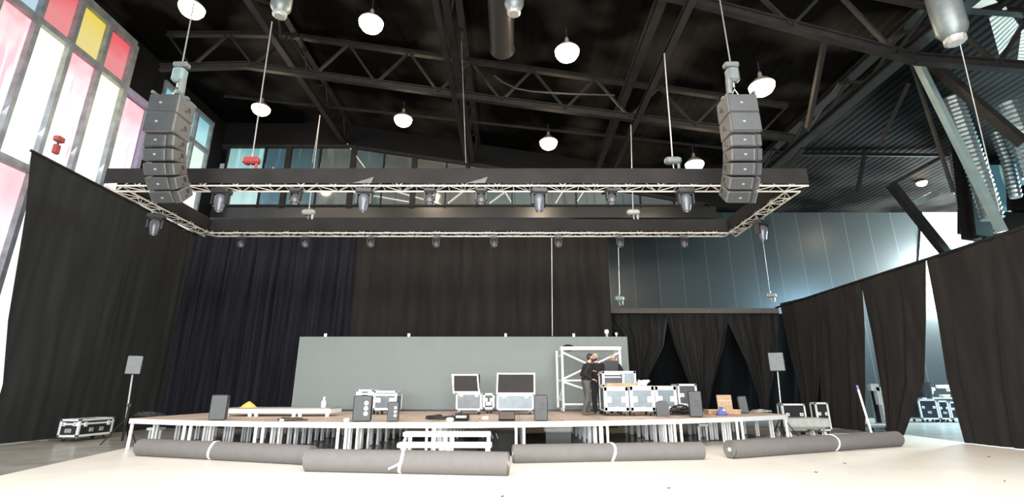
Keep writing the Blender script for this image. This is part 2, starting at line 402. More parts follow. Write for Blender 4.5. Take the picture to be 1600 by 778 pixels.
# ---- back window band
w4 = thing('window_4', 'long band of dim teal windows with a sloping head on the back wall', 'window', (0, YB1, 11.25), kind='structure')
def head_z(x):
    for (x0, z0), (x1, z1) in zip(headL, headL[1:]):
        if x <= x1: return z0 + (z1 - z0) * (x - x0) / (x1 - x0)
    return headL[-1][1]
xs4 = [P(p, 300, Y=YB1).x for p in (345, 405, 443, 493, 547, 596, 645, 696, 745, 800, 850, 900, 950, 1000, 1052, 1104)]
cols4 = [(.30, .62, .66), (.07, .20, .28), (.07, .18, .22), (.16, .2, .2), (.10, .16, .17), (.12, .14, .13), (.13, .14, .12), (.14, .15, .13), (.12, .17, .17), (.14, .2, .2), (.15, .18, .17), (.15, .2, .19), (.09, .13, .14), (.05, .08, .09), (.08, .1, .09)]
for i in range(15):
    a, b = xs4[i] + .04, xs4[i + 1] - .04; c = tuple(v * .5 + .03 for v in cols4[i]) if i else cols4[i]; c = (c[0], c[1] * .95, c[2] * .9)
    m = glass_mat('pane_glass', c, tuple(min(1, v * 2.3) for v in c), .95, 11, 14.8, tuple(min(1, v * 1.6) for v in c), .2)
    mb = MB(); mb.prism([(a, YB1 + .12, 11.3), (b, YB1 + .12, 11.3), (b, YB1 + .12, head_z(b)), (a, YB1 + .12, head_z(a))], (0, .02, 0))
    mb.build('pane', m, w4, world=True)
mb = MB()
for i, x in enumerate(xs4):
    w = .3 if i in (2, 4, 6) else .07
    mb.box((x, YB1 + .02, (11.2 + head_z(x)) / 2), (w, .16, head_z(x) - 11.2 + .1))
for (x0, z0), (x1, z1) in zip(headL, headL[1:]): mb.bar((x0, YB1, z0), (x1, YB1, z1), .2, .16)
mb.bar((xs4[0], YB1, 11.28), (xs4[-1], YB1, 11.28), .2, .1)
mb.build('window_frame', M_steel, w4, world=True)
mb = MB()
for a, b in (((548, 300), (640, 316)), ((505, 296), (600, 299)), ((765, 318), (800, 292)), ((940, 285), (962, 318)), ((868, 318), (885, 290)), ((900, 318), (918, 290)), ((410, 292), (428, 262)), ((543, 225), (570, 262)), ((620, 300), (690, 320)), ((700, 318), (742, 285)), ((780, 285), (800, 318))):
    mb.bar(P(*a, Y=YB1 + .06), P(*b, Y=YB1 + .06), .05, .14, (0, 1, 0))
mb.build('brace', mat('truss_reflection', (.45, .47, .44), .5, emit=(.3, .32, .3), estr=.5), w4, world=True)  # added glowing bars imitate trusses reflected in and seen through the glass
# bright daylight opening far right
w5 = thing('window_5', 'bright white daylight window high on the right of the back wall', 'window', (27, YB2 - .1, 9), kind='structure')
a, b, c, d = P(1436, 408, Y=YB2 - .06), P(1520, 408, Y=YB2 - .06), P(1512, 300, Y=YB2 - .06), P(1442, 326, Y=YB2 - .06)
mb = MB().prism([a, b, c, d], (0, -.02, 0)); mb.build('pane', glass_mat('bright_pane', (.95, 1, .98), (1, 1, 1), 1.15, 5, 12, None, .05), w5, world=True)
mb = MB()
for p, q in ((a, b), (b, c), (c, d), (d, a)): mb.bar(p, q, .08, .08)
mb.build('window_frame', M_alud, w5, world=True)
w6 = thing('window_6', 'teal blue daylight panels at the far right behind the ducts', 'window', (21, 22, 8), kind='structure')
for pts, colr, st in (([(1575, 300), (1640, 270), (1640, 150), (1590, 190)], (.16, .42, .48), .8), ([(1505, 360), (1575, 330), (1570, 225), (1508, 230)], (.07, .18, .22), .8), ([(1548, 130), (1640, 130), (1640, 105), (1540, 100)], (.04, .1, .1), .5)):
    mb = MB().prism([P(*q, Y=23) for q in pts], (0, .03, 0)); mb.build('pane', glass_mat('teal_pane', colr, tuple(min(1, v * 1.6) for v in colr), st, 6, 12, (.3, .5, .55), .1), w6, world=True)
mb = MB()
for p, q in (((1500, 365), (1500, 200)), ((1577, 330), (1572, 190)), ((1500, 228), (1640, 190)), ((1640, 100), (1540, 100))): mb.bar(P(*p, Y=22.95), P(*q, Y=22.95), .14, .14, (0, 1, 0))
mb.build('window_frame', M_steel, w6, world=True)

# ================================================================ ROOF STEEL
def girder_long(x, z, y0, y1, label, depth=1.1, w=.22):
    t = thing('roof_beam', label, 'beam', (x, (y0 + y1) / 2, z), group='long roof beams running front to back')
    mb = MB(); mb.ibeam((x, y0, z), (x, y1, z), w, .26, .035); mb.build('lower_flange_beam', M_steel, t, world=True)
    zt_ = min(z + depth, ceil_z(x) - .05)
    mb = MB(); mb.ibeam((x + .28, y0, zt_), (x + .28, y1, zt_), w, .22, .035); mb.build('upper_flange_beam', M_steel, t, world=True)
    mb = MB(); n = max(2, int((y1 - y0) / 2.4)); st = (y1 - y0) / n
    for i in range(n):
        a = (x, y0 + i * st, z + .1); b = (x + .28, y0 + (i + .5) * st, zt_ - .1); c = (x, y0 + (i + 1) * st, z + .1)
        mb.bar(a, b, .06, .1); mb.bar(b, c, .06, .1)
    mb.build('diagonal_brace', M_steel, t, world=True); return t
for (px, py), y1, lab in (((465, 113), 24.95, 'black steel roof beam running back toward the left windows'),
                          ((722, 150), 24.9, 'black roof beam running back just left of the hall centre'),
                          ((985, 128), 24.9, 'black roof beam running back just right of the hall centre'),
                          ((1250, 225), 24.9, 'heavy black roof beam running back above the right speaker array')):
    p = PC(px, py, 1.2); girder_long(p.x, p.z, 6.5, y1, lab, w=.26 if px < 1200 else .4)
# pairs next to them
for (px, py), lab in (((700, 100), 'thin black roof beam beside the centre left beam'), ((1030, 110), 'thin black roof beam with a pale edge right of centre')):
    p = PC(px, py, 1.9)
    t = thing('roof_beam', lab, 'beam', (p.x, 15, p.z)); mb = MB(); mb.ibeam((p.x, 7, p.z), (p.x, 24.9, p.z), .2, .24, .03); mb.build('flange_beam', M_steel, t, world=True)
def cross_girder(pts, y, label, top_off=1.3, w=.2):
    t = thing('roof_cross_beam', label, 'beam', (0, y, pts[0][1]), group='cross beams spanning the hall')
    mb = MB()
    for (x0, z0), (x1, z1) in zip(pts, pts[1:]): mb.ibeam((x0, y, z0), (x1, y, z1), w, .3, .04)
    mb.build('lower_chord', M_steel, t, world=True)
    x0, x1 = pts[0][0], pts[-1][0]
    def zb(x):
        for (a, za), (b, zb_) in zip(pts, pts[1:]):
            if x <= b: return za + (zb_ - za) * (x - a) / (b - a)
        return pts[-1][1]
    mb = MB(); mb2 = MB(); n = int((x1 - x0) / 2.6); st = (x1 - x0) / n; prev = None
    for i in range(n + 1):
        x = x0 + i * st; zt_ = min(ceil_z(x) - .15, zb(x) + top_off + .6)
        if prev:
            mb.ibeam((prev[0], y, prev[1]), (x, y, zt_), w, .2, .03)
            xm = (prev[0] + x) / 2
            mb2.bar((prev[0], y, prev[1]), (xm, y, zb(xm)), .08, .12, (0, 1, 0)); mb2.bar((xm, y, zb(xm)), (x, y, zt_), .08, .12, (0, 1, 0))
        prev = (x, zt_)
    mb.build('upper_chord', M_steel, t, world=True); mb2.build('diagonal_brace', M_steel, t, world=True)
    return t
Yc = 17.5
pp = [P(250, 106, Y=Yc), P(385, 102, Y=Yc), P(800, 160, Y=Yc), P(1240, 216, Y=Yc)]
cross_girder([(p.x, p.z) for p in pp], Yc, 'long black roof truss sloping down to the right across the middle of the hall')
pp = [P(300, -160, Y=11.6), P(1080, 0, Y=11.6), P(1430, 92, Y=11.6), P(1640, 108, Y=11.6)]
cross_girder([(p.x, p.z) for p in pp], 11.6, 'black roof truss crossing nearest overhead at the upper right')
pp = [P(350, 150, Y=21.5), P(700, 190, Y=21.5), P(1215, 240, Y=21.5), P(1490, 243, Y=21.5)]
t = thing('roof_cross_beam', 'thin dark cross beam farther back below the roof', 'beam', pp[1])
mb = MB()
for p, q in zip(pp[2:], pp[3:]): mb.ibeam(p, q, .12, .16, .03)
mb.ibeam(pp[0], pp[2], .08, .1, .03); mb.build('flange_beam', M_steel, t, world=True)

def strut(pts, name, label, m, w=.16, h=.16, cat='brace', group=None):
    mb = MB()
    for p, q in zip(pts, pts[1:]): mb.bar(p, q, w, h, (0, 1, 0))
    return tag(mb.build(name, m, loc=pts[-1]), label, cat, group)
strut([P(1430, 90, Y=12.9), P(1566, 362, Y=12.9)], 'steel_brace', 'pale edged slanting steel brace above the right cloths', M_steelt, .16, .2)
strut([P(1422, 92, Y=13.1), P(1490, 300, Y=13.1)], 'steel_brace', 'thin dark slanting brace left of the pale edged brace', M_steel, .07, .08)
strut([P(1392, 288, Y=20), P(1478, 395, Y=20)], 'steel_brace', 'thick dark slanting strut in front of the bright window', M_steel, .3, .3)
strut([P(1165, 345, Y=21.8), P(1255, 232, Y=18.2)], 'steel_brace', 'dark raking strut right of the right speaker array', M_steel, .14, .18)
strut([P(1340, 300, Y=19), P(1352, 235, Y=19)], 'steel_brace', 'short dark hanger bar right of the lighting rig', M_steel, .12, .12)
strut([P(1262, 200, Y=15), P(1288, 66, Y=13)], 'steel_brace', 'dark upright web bar under the upper right truss', M_steel, .14, .14)
strut([P(1375, 225, Y=15), P(1420, 130, Y=13.5)], 'steel_brace', 'dark slanting web bar below the upper right node', M_steel, .08, .1)
strut([P(1262, 205, Y=15.5), P(1310, 130, Y=14.5)], 'steel_brace', 'thin slanting rod between the two upper right beams', M_steel, .06, .06)
strut([P(1450, 95, Y=13), P(1600, 225, Y=12)], 'steel_brace', 'dark brace running down right behind the silver ducts', M_steel, .2, .25)
strut([P(1392, 288, Y=20), P(1480, 240, Y=19)], 'steel_brace', 'dark brace rising right from the thick strut', M_steel, .12, .12)
strut([P(1400, 262, Y=26), P(1480, 268, Y=26)], 'light_strip', 'pale strip on the ceiling beside the far right lamp', mat('pale_strip', (.3, .33, .32), .5), .3, .1, 'strip')
strut([P(1430, 318, Y=24.5), P(1465, 300, Y=24.5)], 'light_strip', 'short pale strip above the bright window', mat('pale_strip', (.3, .33, .32), .5), .3, .1, 'strip')

# column and ducts at right
cm = MB(); p = P(1527, 372, Y=19.5); q = P(1505, 190, Y=19.5); cm.ibeam(p, q, .7, .7, .1, (0, 1, 0))
tag(cm.build('steel_column', M_steel, loc=p), 'dark steel column between the silver ducts', 'column')
def duct(pts, r, label):
    pts = [Vector(p) for p in pts]; out = []; rr = []
    for i in range(len(pts) - 1):
        n = max(6, int((pts[i + 1] - pts[i]).length / .085))
        for k in range(n):
            out.append(pts[i].lerp(pts[i + 1], k / n)); rr.append(r * (1.0 if len(rr) % 2 else .84))
    o = MB().tube(out, rr, 16).build('flexible_duct', mat('silver_duct', (.42, .5, .52), .28, .85, noise_amt=.2), loc=pts[-1])
    return tag(o, label, 'duct', 'ribbed silver ducts at the right')
duct([P(1486, 152, Y=16.2), P(1505, 205, Y=16.2), P(1530, 275, Y=16.2), P(1552, 345, Y=16.2)], .34, 'ribbed silver duct curving down behind the pale edged brace')
duct([P(1556, 205, Y=17), P(1575, 255, Y=17), P(1588, 312, Y=17)], .2, 'thin brightly lit ribbed silver duct at the far right')
duct([P(1572, 160, Y=15.5), P(1590, 200, Y=15.5), P(1615, 280, Y=15.5)], .34, 'wide ribbed silver duct farthest right beyond the thin bright duct')
duct([P(1492, 240, Y=20.5), P(1500, 300, Y=20.5), P(1512, 350, Y=20.5)], .22, 'dim ribbed duct left of the dark column')
duct([P(1542, 330, Y=20), P(1550, 350, Y=20), P(1560, 372, Y=20)], .36, 'short ribbed duct end low beside the dark column')
# lit corrugated skylight sheets top right
for pts, lab in (([(1546, 30), (1572, 12), (1598, 48), (1562, 88)], 'lit corrugated skylight sheet in the upper right roof'), ([(1470, 2), (1530, -18), (1560, 5), (1490, 28)], 'dim corrugated sheet beside the right ceiling motor'), ([(1596, 50), (1640, 20), (1640, 105), (1590, 96)], 'corrugated skylight sheet at the far right roof corner')):
    q = [P(*p, Z=12.1) for p in pts]; mb = MB(); n = 9
    for i in range(n):
        t0, t1 = i / n, (i + .55) / n
        mb.prism([q[0].lerp(q[3], t0), q[1].lerp(q[2], t0), q[1].lerp(q[2], t1), q[0].lerp(q[3], t1)], (0, 0, .04))
    o = mb.build('skylight_sheet', mat('lit_corrugation', (.5, .55, .52), .4, emit=(.5, .6, .56), estr=.55), loc=q[0]); tag(o, lab, 'skylight', kind=None)
# round black duct overhead centre
mb = MB(); a = P(785, -60, Y=13.0); b = P(785, 100, Y=15.2); a.z = b.z = 12.6; a.x = b.x
d = MB().tube([(b.x, 8, 13.3), (b.x, 12, 13.3), (b.x, 14.6, 13.3), (b.x, 14.75, 13.3)], [.42, .42, .42, .46], 18)
duct_o = d.build('air_duct', mat('black_duct', (.035, .032, .03), .3, .3, scale=2), loc=(b.x, 12, 13), smooth=True); tag(duct_o, 'big round black air duct ending high above the hall centre', 'duct')

q_ = [P(*p_, Y=15.4) for p_ in ((772, 118), (785, 128), (805, 138), (830, 143), (890, 147), (960, 149))]
tag(MB().tube(q_, .035, 8).build('curved_pipe', M_steel, loc=q_[2]), 'thin curved pipe below the end of the round black duct', 'pipe')
# chain hoists at ceiling and hooks
def motor(p, label, s=1.0, m=None):
    t = thing('chain_motor', label, 'motor', p, group=None)
    b = MB(); b.lathe([(.09 * s, 0), (.13 * s, .03 * s), (.2 * s, .16 * s), (.21 * s, .95 * s), (.16 * s, 1.05 * s), (.06 * s, 1.1 * s)], n=14); b.build('housing', m or M_motor, t, smooth=True)
    b = MB(); b.lathe([(.1 * s, -.07 * s), (.14 * s, -.04 * s), (.14 * s, .02 * s)], n=12); b.build('chain_guide', M_alud, t)
    b = MB(); b.cyl((0, 0, 1.05 * s), (0, 0, 1.3 * s), .035 * s); b.build('hook', M_cable, t)
    return t
def cable(a, b, label, r=.02, m=None):
    return tag(MB().cyl(a, b, r * .75, n=6).build('hoist_cable', m or M_cable, loc=a), label, 'cable')
def hoist(p, label, s=1.0, lean=0, m=None):
    """small chain hoist body with hook sitting above a truss"""
    t = thing('chain_hoist', label, 'hoist', p)
    b = MB(); b.bbox((0, 0, .3 * s), (.42 * s, .2 * s, .2 * s), .05 * s); b.build('housing', m or M_motor, t)
    b = MB(); b.cyl((.14 * s, 0, .28 * s), (.14 * s, 0, .02 * s), .05 * s, .03 * s); b.build('chain_bag', m or M_motor, t)
    b = MB(); b.tube([(0, 0, .2 * s), (.0, 0, .1 * s), (.04 * s, 0, .03 * s), (0, 0, -.02 * s), (-.04 * s, 0, .03 * s)], .015 * s, 6); b.build('hook', M_cable, t)
    b = MB(); b.cyl((0, 0, .4 * s), (0, 0, .5 * s), .02); b.build('chain_guide', M_cable, t)
    return t

# ================================================================ LIGHTING RIG
TX0, TX1, TY0, TY1, TZ0, TZ1 = -11.35, 8.25, 12.5, 17.1, 6.98, 7.5
def truss(p0, p1, label, covers=True, ends=(0, 0), h=.40, cover_sides=(1, -1)):
    p0 = Vector(p0); p1 = Vector(p1); a = (p1 - p0).normalized(); u = a.cross(Vector((0, 0, 1))).normalized(); L = (p1 - p0).length
    t = thing('lighting_truss', label, 'truss', (p0 + p1) / 2 - Vector((0, 0, h / 2)), group='four beams of the hanging lighting rig')
    w = h
    for sx in (-1, 1):
        for sz in (-1, 1):
            o = u * sx * w / 2 + Vector((0, 0, sz * h / 2)); MB().cyl(p0 + o, p1 + o, .027, n=8).build('chord', M_trussalu, t, world=True)
    mb = MB(); n = int(L / .45); st = L / n
    for i in range(n):
        q0 = p0 + a * i * st; q1 = p0 + a * (i + 1) * st; s = 1 if i % 2 else -1
        for sz in (-1, 1):
            z = Vector((0, 0, sz * h / 2)); mb.cyl(q0 + u * s * w / 2 + z, q1 - u * s * w / 2 + z, .014, n=5, caps=False)
            mb.cyl(q0 + u * w / 2 + z, q0 - u * w / 2 + z, .014, n=5, caps=False)
        for sx in (-1, 1):
            x = u * sx * w / 2; mb.cyl(q0 + x + Vector((0, 0, s * h / 2)), q1 + x - Vector((0, 0, s * h / 2)), .014, n=5, caps=False)
    mb.build('lacing', M_trussalu, t, world=True)
    for sx in cover_sides:
        mb = MB(); nseg = int(L / .35); vs = []; fs = []
        for i in range(nseg + 1):
            q = p0 + a * (L * i / nseg) + u * sx * (w / 2 + .045 + .006 * math.sin(i * 1.7) + .006 * random.random())
            vs += [q + Vector((0, 0, h / 2 + .1)), q + Vector((0, 0, -h / 2 + .045 + .012 * math.sin(i * .9)))]
        for i in range(nseg): fs.append([2 * i, 2 * i + 1, 2 * i + 3, 2 * i + 2])
        mb.add(vs, fs); mb.build('cloth_wrap', M_wrap, t, world=True)
    mb = MB()
    q = Vector((0, 0, h / 2 + .1)); mb.bar(p0 + q, p1 + q, w + .1, .012); mb.build('top_cloth', M_wrap, t, world=True)
    return t
zc = (TZ0 + TZ1 - .1) / 2
truss((TX0, TY0 + .2, zc), (TX1, TY0 + .2, zc), 'front beam of the lighting rig wrapped in black cloth')
truss((TX0 + .45, TY1 - .2, zc), (TX1 - .45, TY1 - .2, zc), 'rear beam of the lighting rig wrapped in black cloth')
truss((TX0 + .2, TY0 + .45, zc), (TX0 + .2, TY1, zc), 'left side beam of the lighting rig')
truss((TX1 - .2, TY0 + .45, zc), (TX1 - .2, TY1, zc), 'right side beam of the lighting rig')

def moving_head(label, big=True):
    t = thing('moving_head_light', label, 'stage light', (0, 0, 0)); k = 1.0 if big else .72
    b = MB(); b.bbox((0, 0, -.09 * k), (.46 * k, .34 * k, .15 * k), .03); b.build('base', M_black, t)
    b = MB(); b.cyl((-.14 * k, 0, 0), (-.14 * k, 0, .09), .025); b.cyl((.14 * k, 0, 0), (.14 * k, 0, .09), .025); b.box((0, 0, .0), (.3 * k, .03, .02)); b.build('clamp', M_alud, t)
    b = MB(); b.box((-.19 * k, 0, -.31 * k), (.05 * k, .18 * k, .34 * k)); b.box((.19 * k, 0, -.31 * k), (.05 * k, .18 * k, .34 * k)); b.box((0, 0, -.17 * k), (.42 * k, .18 * k, .05 * k)); b.build('yoke', M_black, t)
    b = MB()
    if big: b.lathe([(.05, -.68), (.10, -.67), (.12, -.56), (.16, -.44), (.165, -.28), (.13, -.21), (.05, -.19)], n=14)
    else: b.lathe([(.09, -.44), (.13, -.43), (.14, -.36), (.12, -.26), (.07, -.16)], n=14)
    b.build('head', mat('moving_head_shell', (.10, .105, .12), .3, .2) if big else mat('moving_head_shell_b', (.07, .07, .075), .3, .2), t, smooth=True)
    b = MB(); z = -.69 if big else -.445; b.cyl((0, 0, z), (0, 0, z + .015), .045 if big else .08, n=14); b.build('lens', mat('lens_glass', (.35, .4, .45), .1, spec=.9), t)
    return t
bigL = moving_head('x', True); smallL = moving_head('x', False)
order = ['first', 'second', 'third', 'fourth', 'fifth', 'sixth', 'seventh', 'eighth', 'ninth', 'tenth']
fx = [(347, 1), (463, 0), (570, 1), (672, 0), (752, 0), (842, 1), (955, 0), (1070, 1)]
bi = si = 0
for i, (px, big) in enumerate(fx):
    loc = P(px, 298, Y=TY0 + .12); loc.z = TZ0 - .03
    if big: lab = 'large moving head light, %s from left of four under the front rig beam' % order[bi]; bi += 1
    else: lab = 'small moving head light, %s from left of four under the front rig beam' % order[si]; si += 1
    src = bigL if big else smallL; used = src.get('used', 0)
    if not used: src.location = loc; src['used'] = 1; src['label'] = lab; src['group'] = 'moving heads under the front rig beam'
    else:
        c = dup(src, loc, random.uniform(-.2, .2), lab, 'moving heads under the front rig beam')
for i, px in enumerate((378, 478, 580, 682, 772, 872, 968, 1068)):
    loc = P(px, 372, Y=TY1 - .2); loc.z = TZ0 - .08
    c = dup(smallL, loc, 0, 'tiny dark moving head light under the rear rig beam, %s from the left' % order[i], 'moving heads under the rear rig beam')
    c.scale = (.85, .85, .85)
for px, py, x, lab in ((245, 340, TX0 + .1, 'large moving head light hanging under the left side rig beam'), (1187, 338, TX1 - .1, 'large moving head light hanging under the right side rig beam')):
    loc = P(px, py, X=x); loc.z = TZ0 - .1; dup(bigL, loc, .4, lab)
for o in list(bpy.data.objects):
    if 'used' in o: del o['used']
# loose strips of cloth above the front lamps
for i, px in enumerate((570, 748)):
    a = P(px - 20, 286, Y=TY0 - .08); b = P(px + 14, 276, Y=TY0 - .1)
    tag(MB().prism([a, P(px + 10, 286, Y=TY0 - .08), b, P(px + 2, 280, Y=TY0 - .1)], (0, .01, 0)).build('cloth_flap', mat('grey_flap', (.09, .09, .09), .7), loc=a), 'loose cloth flap on the front rig beam above the %s light' % ('third' if i == 0 else 'fifth'), 'cloth')

# hoists on rig with cables up to the roof
def rig_hoist(px, py, y, top_px, top_py, label, s=1.0, m=None, roof=True):
    p = P(px, py, Y=y); p.z = TZ1 + .02 + (.0)
    if not roof: p = P(px, py, Y=y)
    hoist(p, 'chain hoist ' + label, s, m=m)
    top = P(top_px, top_py, Y=y)
    if roof: top.z = max(top.z, 11.5)
    cable((p.x, p.y, p.z + .45 * s), top, 'steel chain rising from the hoist ' + label, .024 if roof else .018)
    return p, top
M_w = mat('pale_hoist', (.35, .35, .34), .4, .3)
rig_hoist(392, 258, TY0 + .2, 425, 34, 'on the front rig beam at the left', 1.1, M_red)
rig_hoist(1052, 258, TY0 + .2, 1041, 112, 'on the front rig beam at the right', 1.1)
rig_hoist(481, 342, TY1 - .2, 500, 180, 'on the rear rig beam at the left', 1.1, M_w)
rig_hoist(990, 340, TY1 - .2, 988, 225, 'on the rear rig beam at the right', 1.1, M_w)
for px, py, y, lab in ((437, 22, 12.4, 'big grey chain motor at the top left of the roof'), (803, 18, 12.2, 'big grey chain motor high above the hall centre'), (1492, 62, 9.6, 'big grey chain motor at the top right roof')):
    p = P(px, py, Y=y); motor(p, lab, 1.5 if px < 1000 else 1.55)
a = P(1500, 68, Y=9.6); cable(a, P(1562, 330, Y=10.2), 'long thin chain hanging from the right ceiling motor', .014)
cable(P(718, -20, Y=16), P(728, 255, Y=16), 'thin cable hanging in the middle of the hall', .012)
cable(P(488, 255, Y=18), P(500, 180, Y=18), 'thin loose rope beside the left rear hoist', .015)
cable(P(1190, 362, Y=22), P(1203, 458, Y=23.5), 'chain down to the right end of the side cloth truss', .02)
cable(P(966, 385, Y=23.5), P(968, 460, Y=23.5), 'chain down to the left part of the side cloth truss', .02)
cable(P(862, 372, Y=21.6), P(863, 525, Y=21.6), 'white rope hanging in front of the back cloth', .02, M_strap)
hoist(P(968, 477, Y=23.5), 'chain hoist standing over the left part of the side cloth truss', 1.1, m=mat('green_grey_hoist', (.25, .33, .32), .4))
hoist(P(1206, 472, Y=23.5), 'chain hoist over the right end of the side cloth truss', 1.1, m=M_w)
cable(P(1212, 490, Y=22), P(1214, 552, Y=22), 'thin dark cable above the right pole speaker', .012, M_steel)

# ================================================================ LINE ARRAYS
def line_array(loc, side, label, label_m):
    """side=+1: inner side faces +x"""
    t = thing('line_array_speaker', label, 'speaker', loc)
    # two sub cabinets on top then four smaller splayed ones; front faces -y
    def cab(c, w, d, h, tilt, sub):
        rot = Matrix.Rotation(tilt, 3, 'X'); c = Vector(c)
        o = MB().bbox(c, (w, d, h - .012), .025, rot).build('cabinet', M_array, t)
        g = MB()
        if sub: g.bbox(c + rot @ Vector((0, -d / 2 - .008, 0)), (w - .05, .03, h - .05), .01, rot)
        else: g.bbox(c + rot @ Vector((-.09, -d / 2 - .008, 0)), (w - .27, .03, h - .03), .01, rot)
        g.build('grille', M_arrayg, o)
        if not sub:
            MB().bbox(c + rot @ Vector((w / 2 - .075, -d / 2 - .004, 0)), (.1, .05, h - .02), .01, rot).build('waveguide_strip', M_arrayg, o)
            MB().box(c + rot @ Vector((w / 2 - .155, -d / 2, 0)), (.05, .02, h), rot).build('waveguide_slot', M_black, o)
        for sx in (-1, 1):
            k = MB(); k.box(c + rot @ Vector((sx * (w / 2 + .003), .08, .03)), (.012, .09, .1), rot); k.box(c + rot @ Vector((sx * (w / 2 + .003), -.02, -.06)), (.012, .05, .04), rot); k.build('socket_plate', M_black, o)
        lg = MB().box(c + rot @ Vector((-.05, -d / 2 - .026, 0)), (.06, .006, .045), rot).build('badge', mat('dim_badge', (.2, .2, .2), .5), o)
    z = 0
    for i in range(2):
        cab((0, 0, -.27 - i * .51), .74, .62, .51, 0, True)
    ang = 0; cur = Vector((0, .02, -1.04)); pts = []
    for i in range(5):
        ang = R(-6 - i * 10); hh = .305
        d = Vector((0, math.sin(-ang), -math.cos(ang)))
        c = cur + d * hh / 2; cab(c, .74, .50, hh, -ang if False else ang * -1, False); cur = cur + d * hh
    # flying frame and hoist
    b = MB(); b.box((-.3, 0, .02), (.06, .7, .08)); b.box((.3, 0, .02), (.06, .7, .08)); b.box((0, 0, .05), (.7, .1, .08)); b.build('flying_frame', M_motor, t)
    b = MB(); b.tube([(-.12, 0, .08), (0, 0, .32), (.12, 0, .08)], .02, 6); b.build('shackle', M_alud, t)
    m = thing('chain_hoist', label_m, 'hoist', Vector(loc) + Vector((0, 0, .32)))
    MB().bbox((0, 0, .40), (.30, .26, .42), .06).build('housing', M_motor if side < 0 else M_steelt, m); MB().bbox((0, 0, .7), (.36, .2, .14), .03).build('top_bracket', M_motor, m)
    MB().cyl((.1 * side, 0, .3), (.14 * side, 0, -.14), .09, .07).build('chain_bag', M_motor, m)
    MB().cyl((0, 0, .05), (0, 0, .2), .025).build('hook', M_cable, m)
    return t
la = P(272, 157, Y=10.6); la2 = P(1150, 157, Y=10.6)
line_array(la, 1, 'curved hanging line of grey speaker cabinets at the left', 'chain hoist holding the left speaker line')
line_array(la2, -1, 'curved hanging line of grey speaker cabinets at the right', 'chain hoist holding the right speaker line')
cable(la + Vector((0, 0, 1.05)), P(303, 5, Y=10.9), 'chain rising from the left speaker line to the roof', .022)
cable(la2 + Vector((0, 0, 1.05)), P(1124, -5, Y=11), 'chain rising from the right speaker line to the roof', .022)
# small red gadget on the left cloth head
g = thing('small_projector', 'small dark red box lamp on top of the left cloth', 'lamp', P(86, 240, X=-15))
MB().bbox((0, 0, .16), (.14, .2, .34), .03).build('stand', M_red, g); MB().bbox((0, 0, .52), (.2, .28, .2), .03).build('housing', M_red, g)
mb = MB().cyl((0, 0, .3), (0, 0, .44), .03).build('neck', M_black, g)

# ================================================================ PENDANT LAMPS
M_lens = bpy.data.materials.new('lamp_glow'); M_lens.use_nodes = True
_b = M_lens.node_tree.nodes['Principled BSDF']; _b.inputs['Emission Color'].default_value = (1, .86, .62, 1); _b.inputs['Emission Strength'].default_value = 14
lamps = [((300, 12), 'glowing round pendant lamp above the left speaker line'), ((580, 35), 'glowing pendant lamp near the roof left of centre'),
         ((886, 80), 'glowing pendant lamp right of the round black duct'), ((408, 169), 'glowing pendant lamp beside the left hoist chain'),
         ((630, 186), 'glowing pendant lamp above the middle of the rig, left one'), ((857, 222), 'glowing pendant lamp just above the rig centre'),
         ((1190, 134), 'glowing pendant lamp beside the right speaker line'), ((1085, 256), 'glowing pendant lamp low behind the front rig beam at the right')]
proto = None
for (px, py), lab in lamps + [((1440, 285), 'small glowing pendant lamp at the far right beyond the struts')]:
    p = PC(px, py, 1.7)
    if px == 1440: p = P(px, py, Y=25)
    t = thing('pendant_lamp', lab, 'lamp', p, group='pendant lamps below the roof')
    if proto is None:
        proto = t
        MB().lathe([(.40, .0), (.38, .08), (.26, .2), (.16, .28), (.08, .34), (.06, .52), (.03, .56)], n=20).build('housing', mat('lamp_housing', (.3, .27, .22), .4, .3), t, smooth=True)
        MB().lathe([(.06, -.36), (.2, -.33), (.32, -.25), (.40, -.12), (.42, .0)], n=20).build('lens', M_lens, t, smooth=True)
        MB().cyl((0, 0, .55), (0, 0, .95), .03).build('stem', M_steel, t)
    else:
        for ch in kids(proto): c = ch.copy(); COL.objects.link(c); c.parent = t
    if px == 1440: t.scale = (.6, .6, .6)
    L = bpy.data.lights.new('lamp_light', 'POINT'); L.energy = 170 if px != 1440 else 60; L.color = (1, .78, .52); L.shadow_soft_size = .3
    lo = bpy.data.objects.new('lamp_light', L); COL.objects.link(lo); lo.parent = t; lo.location = (0, 0, -.6)

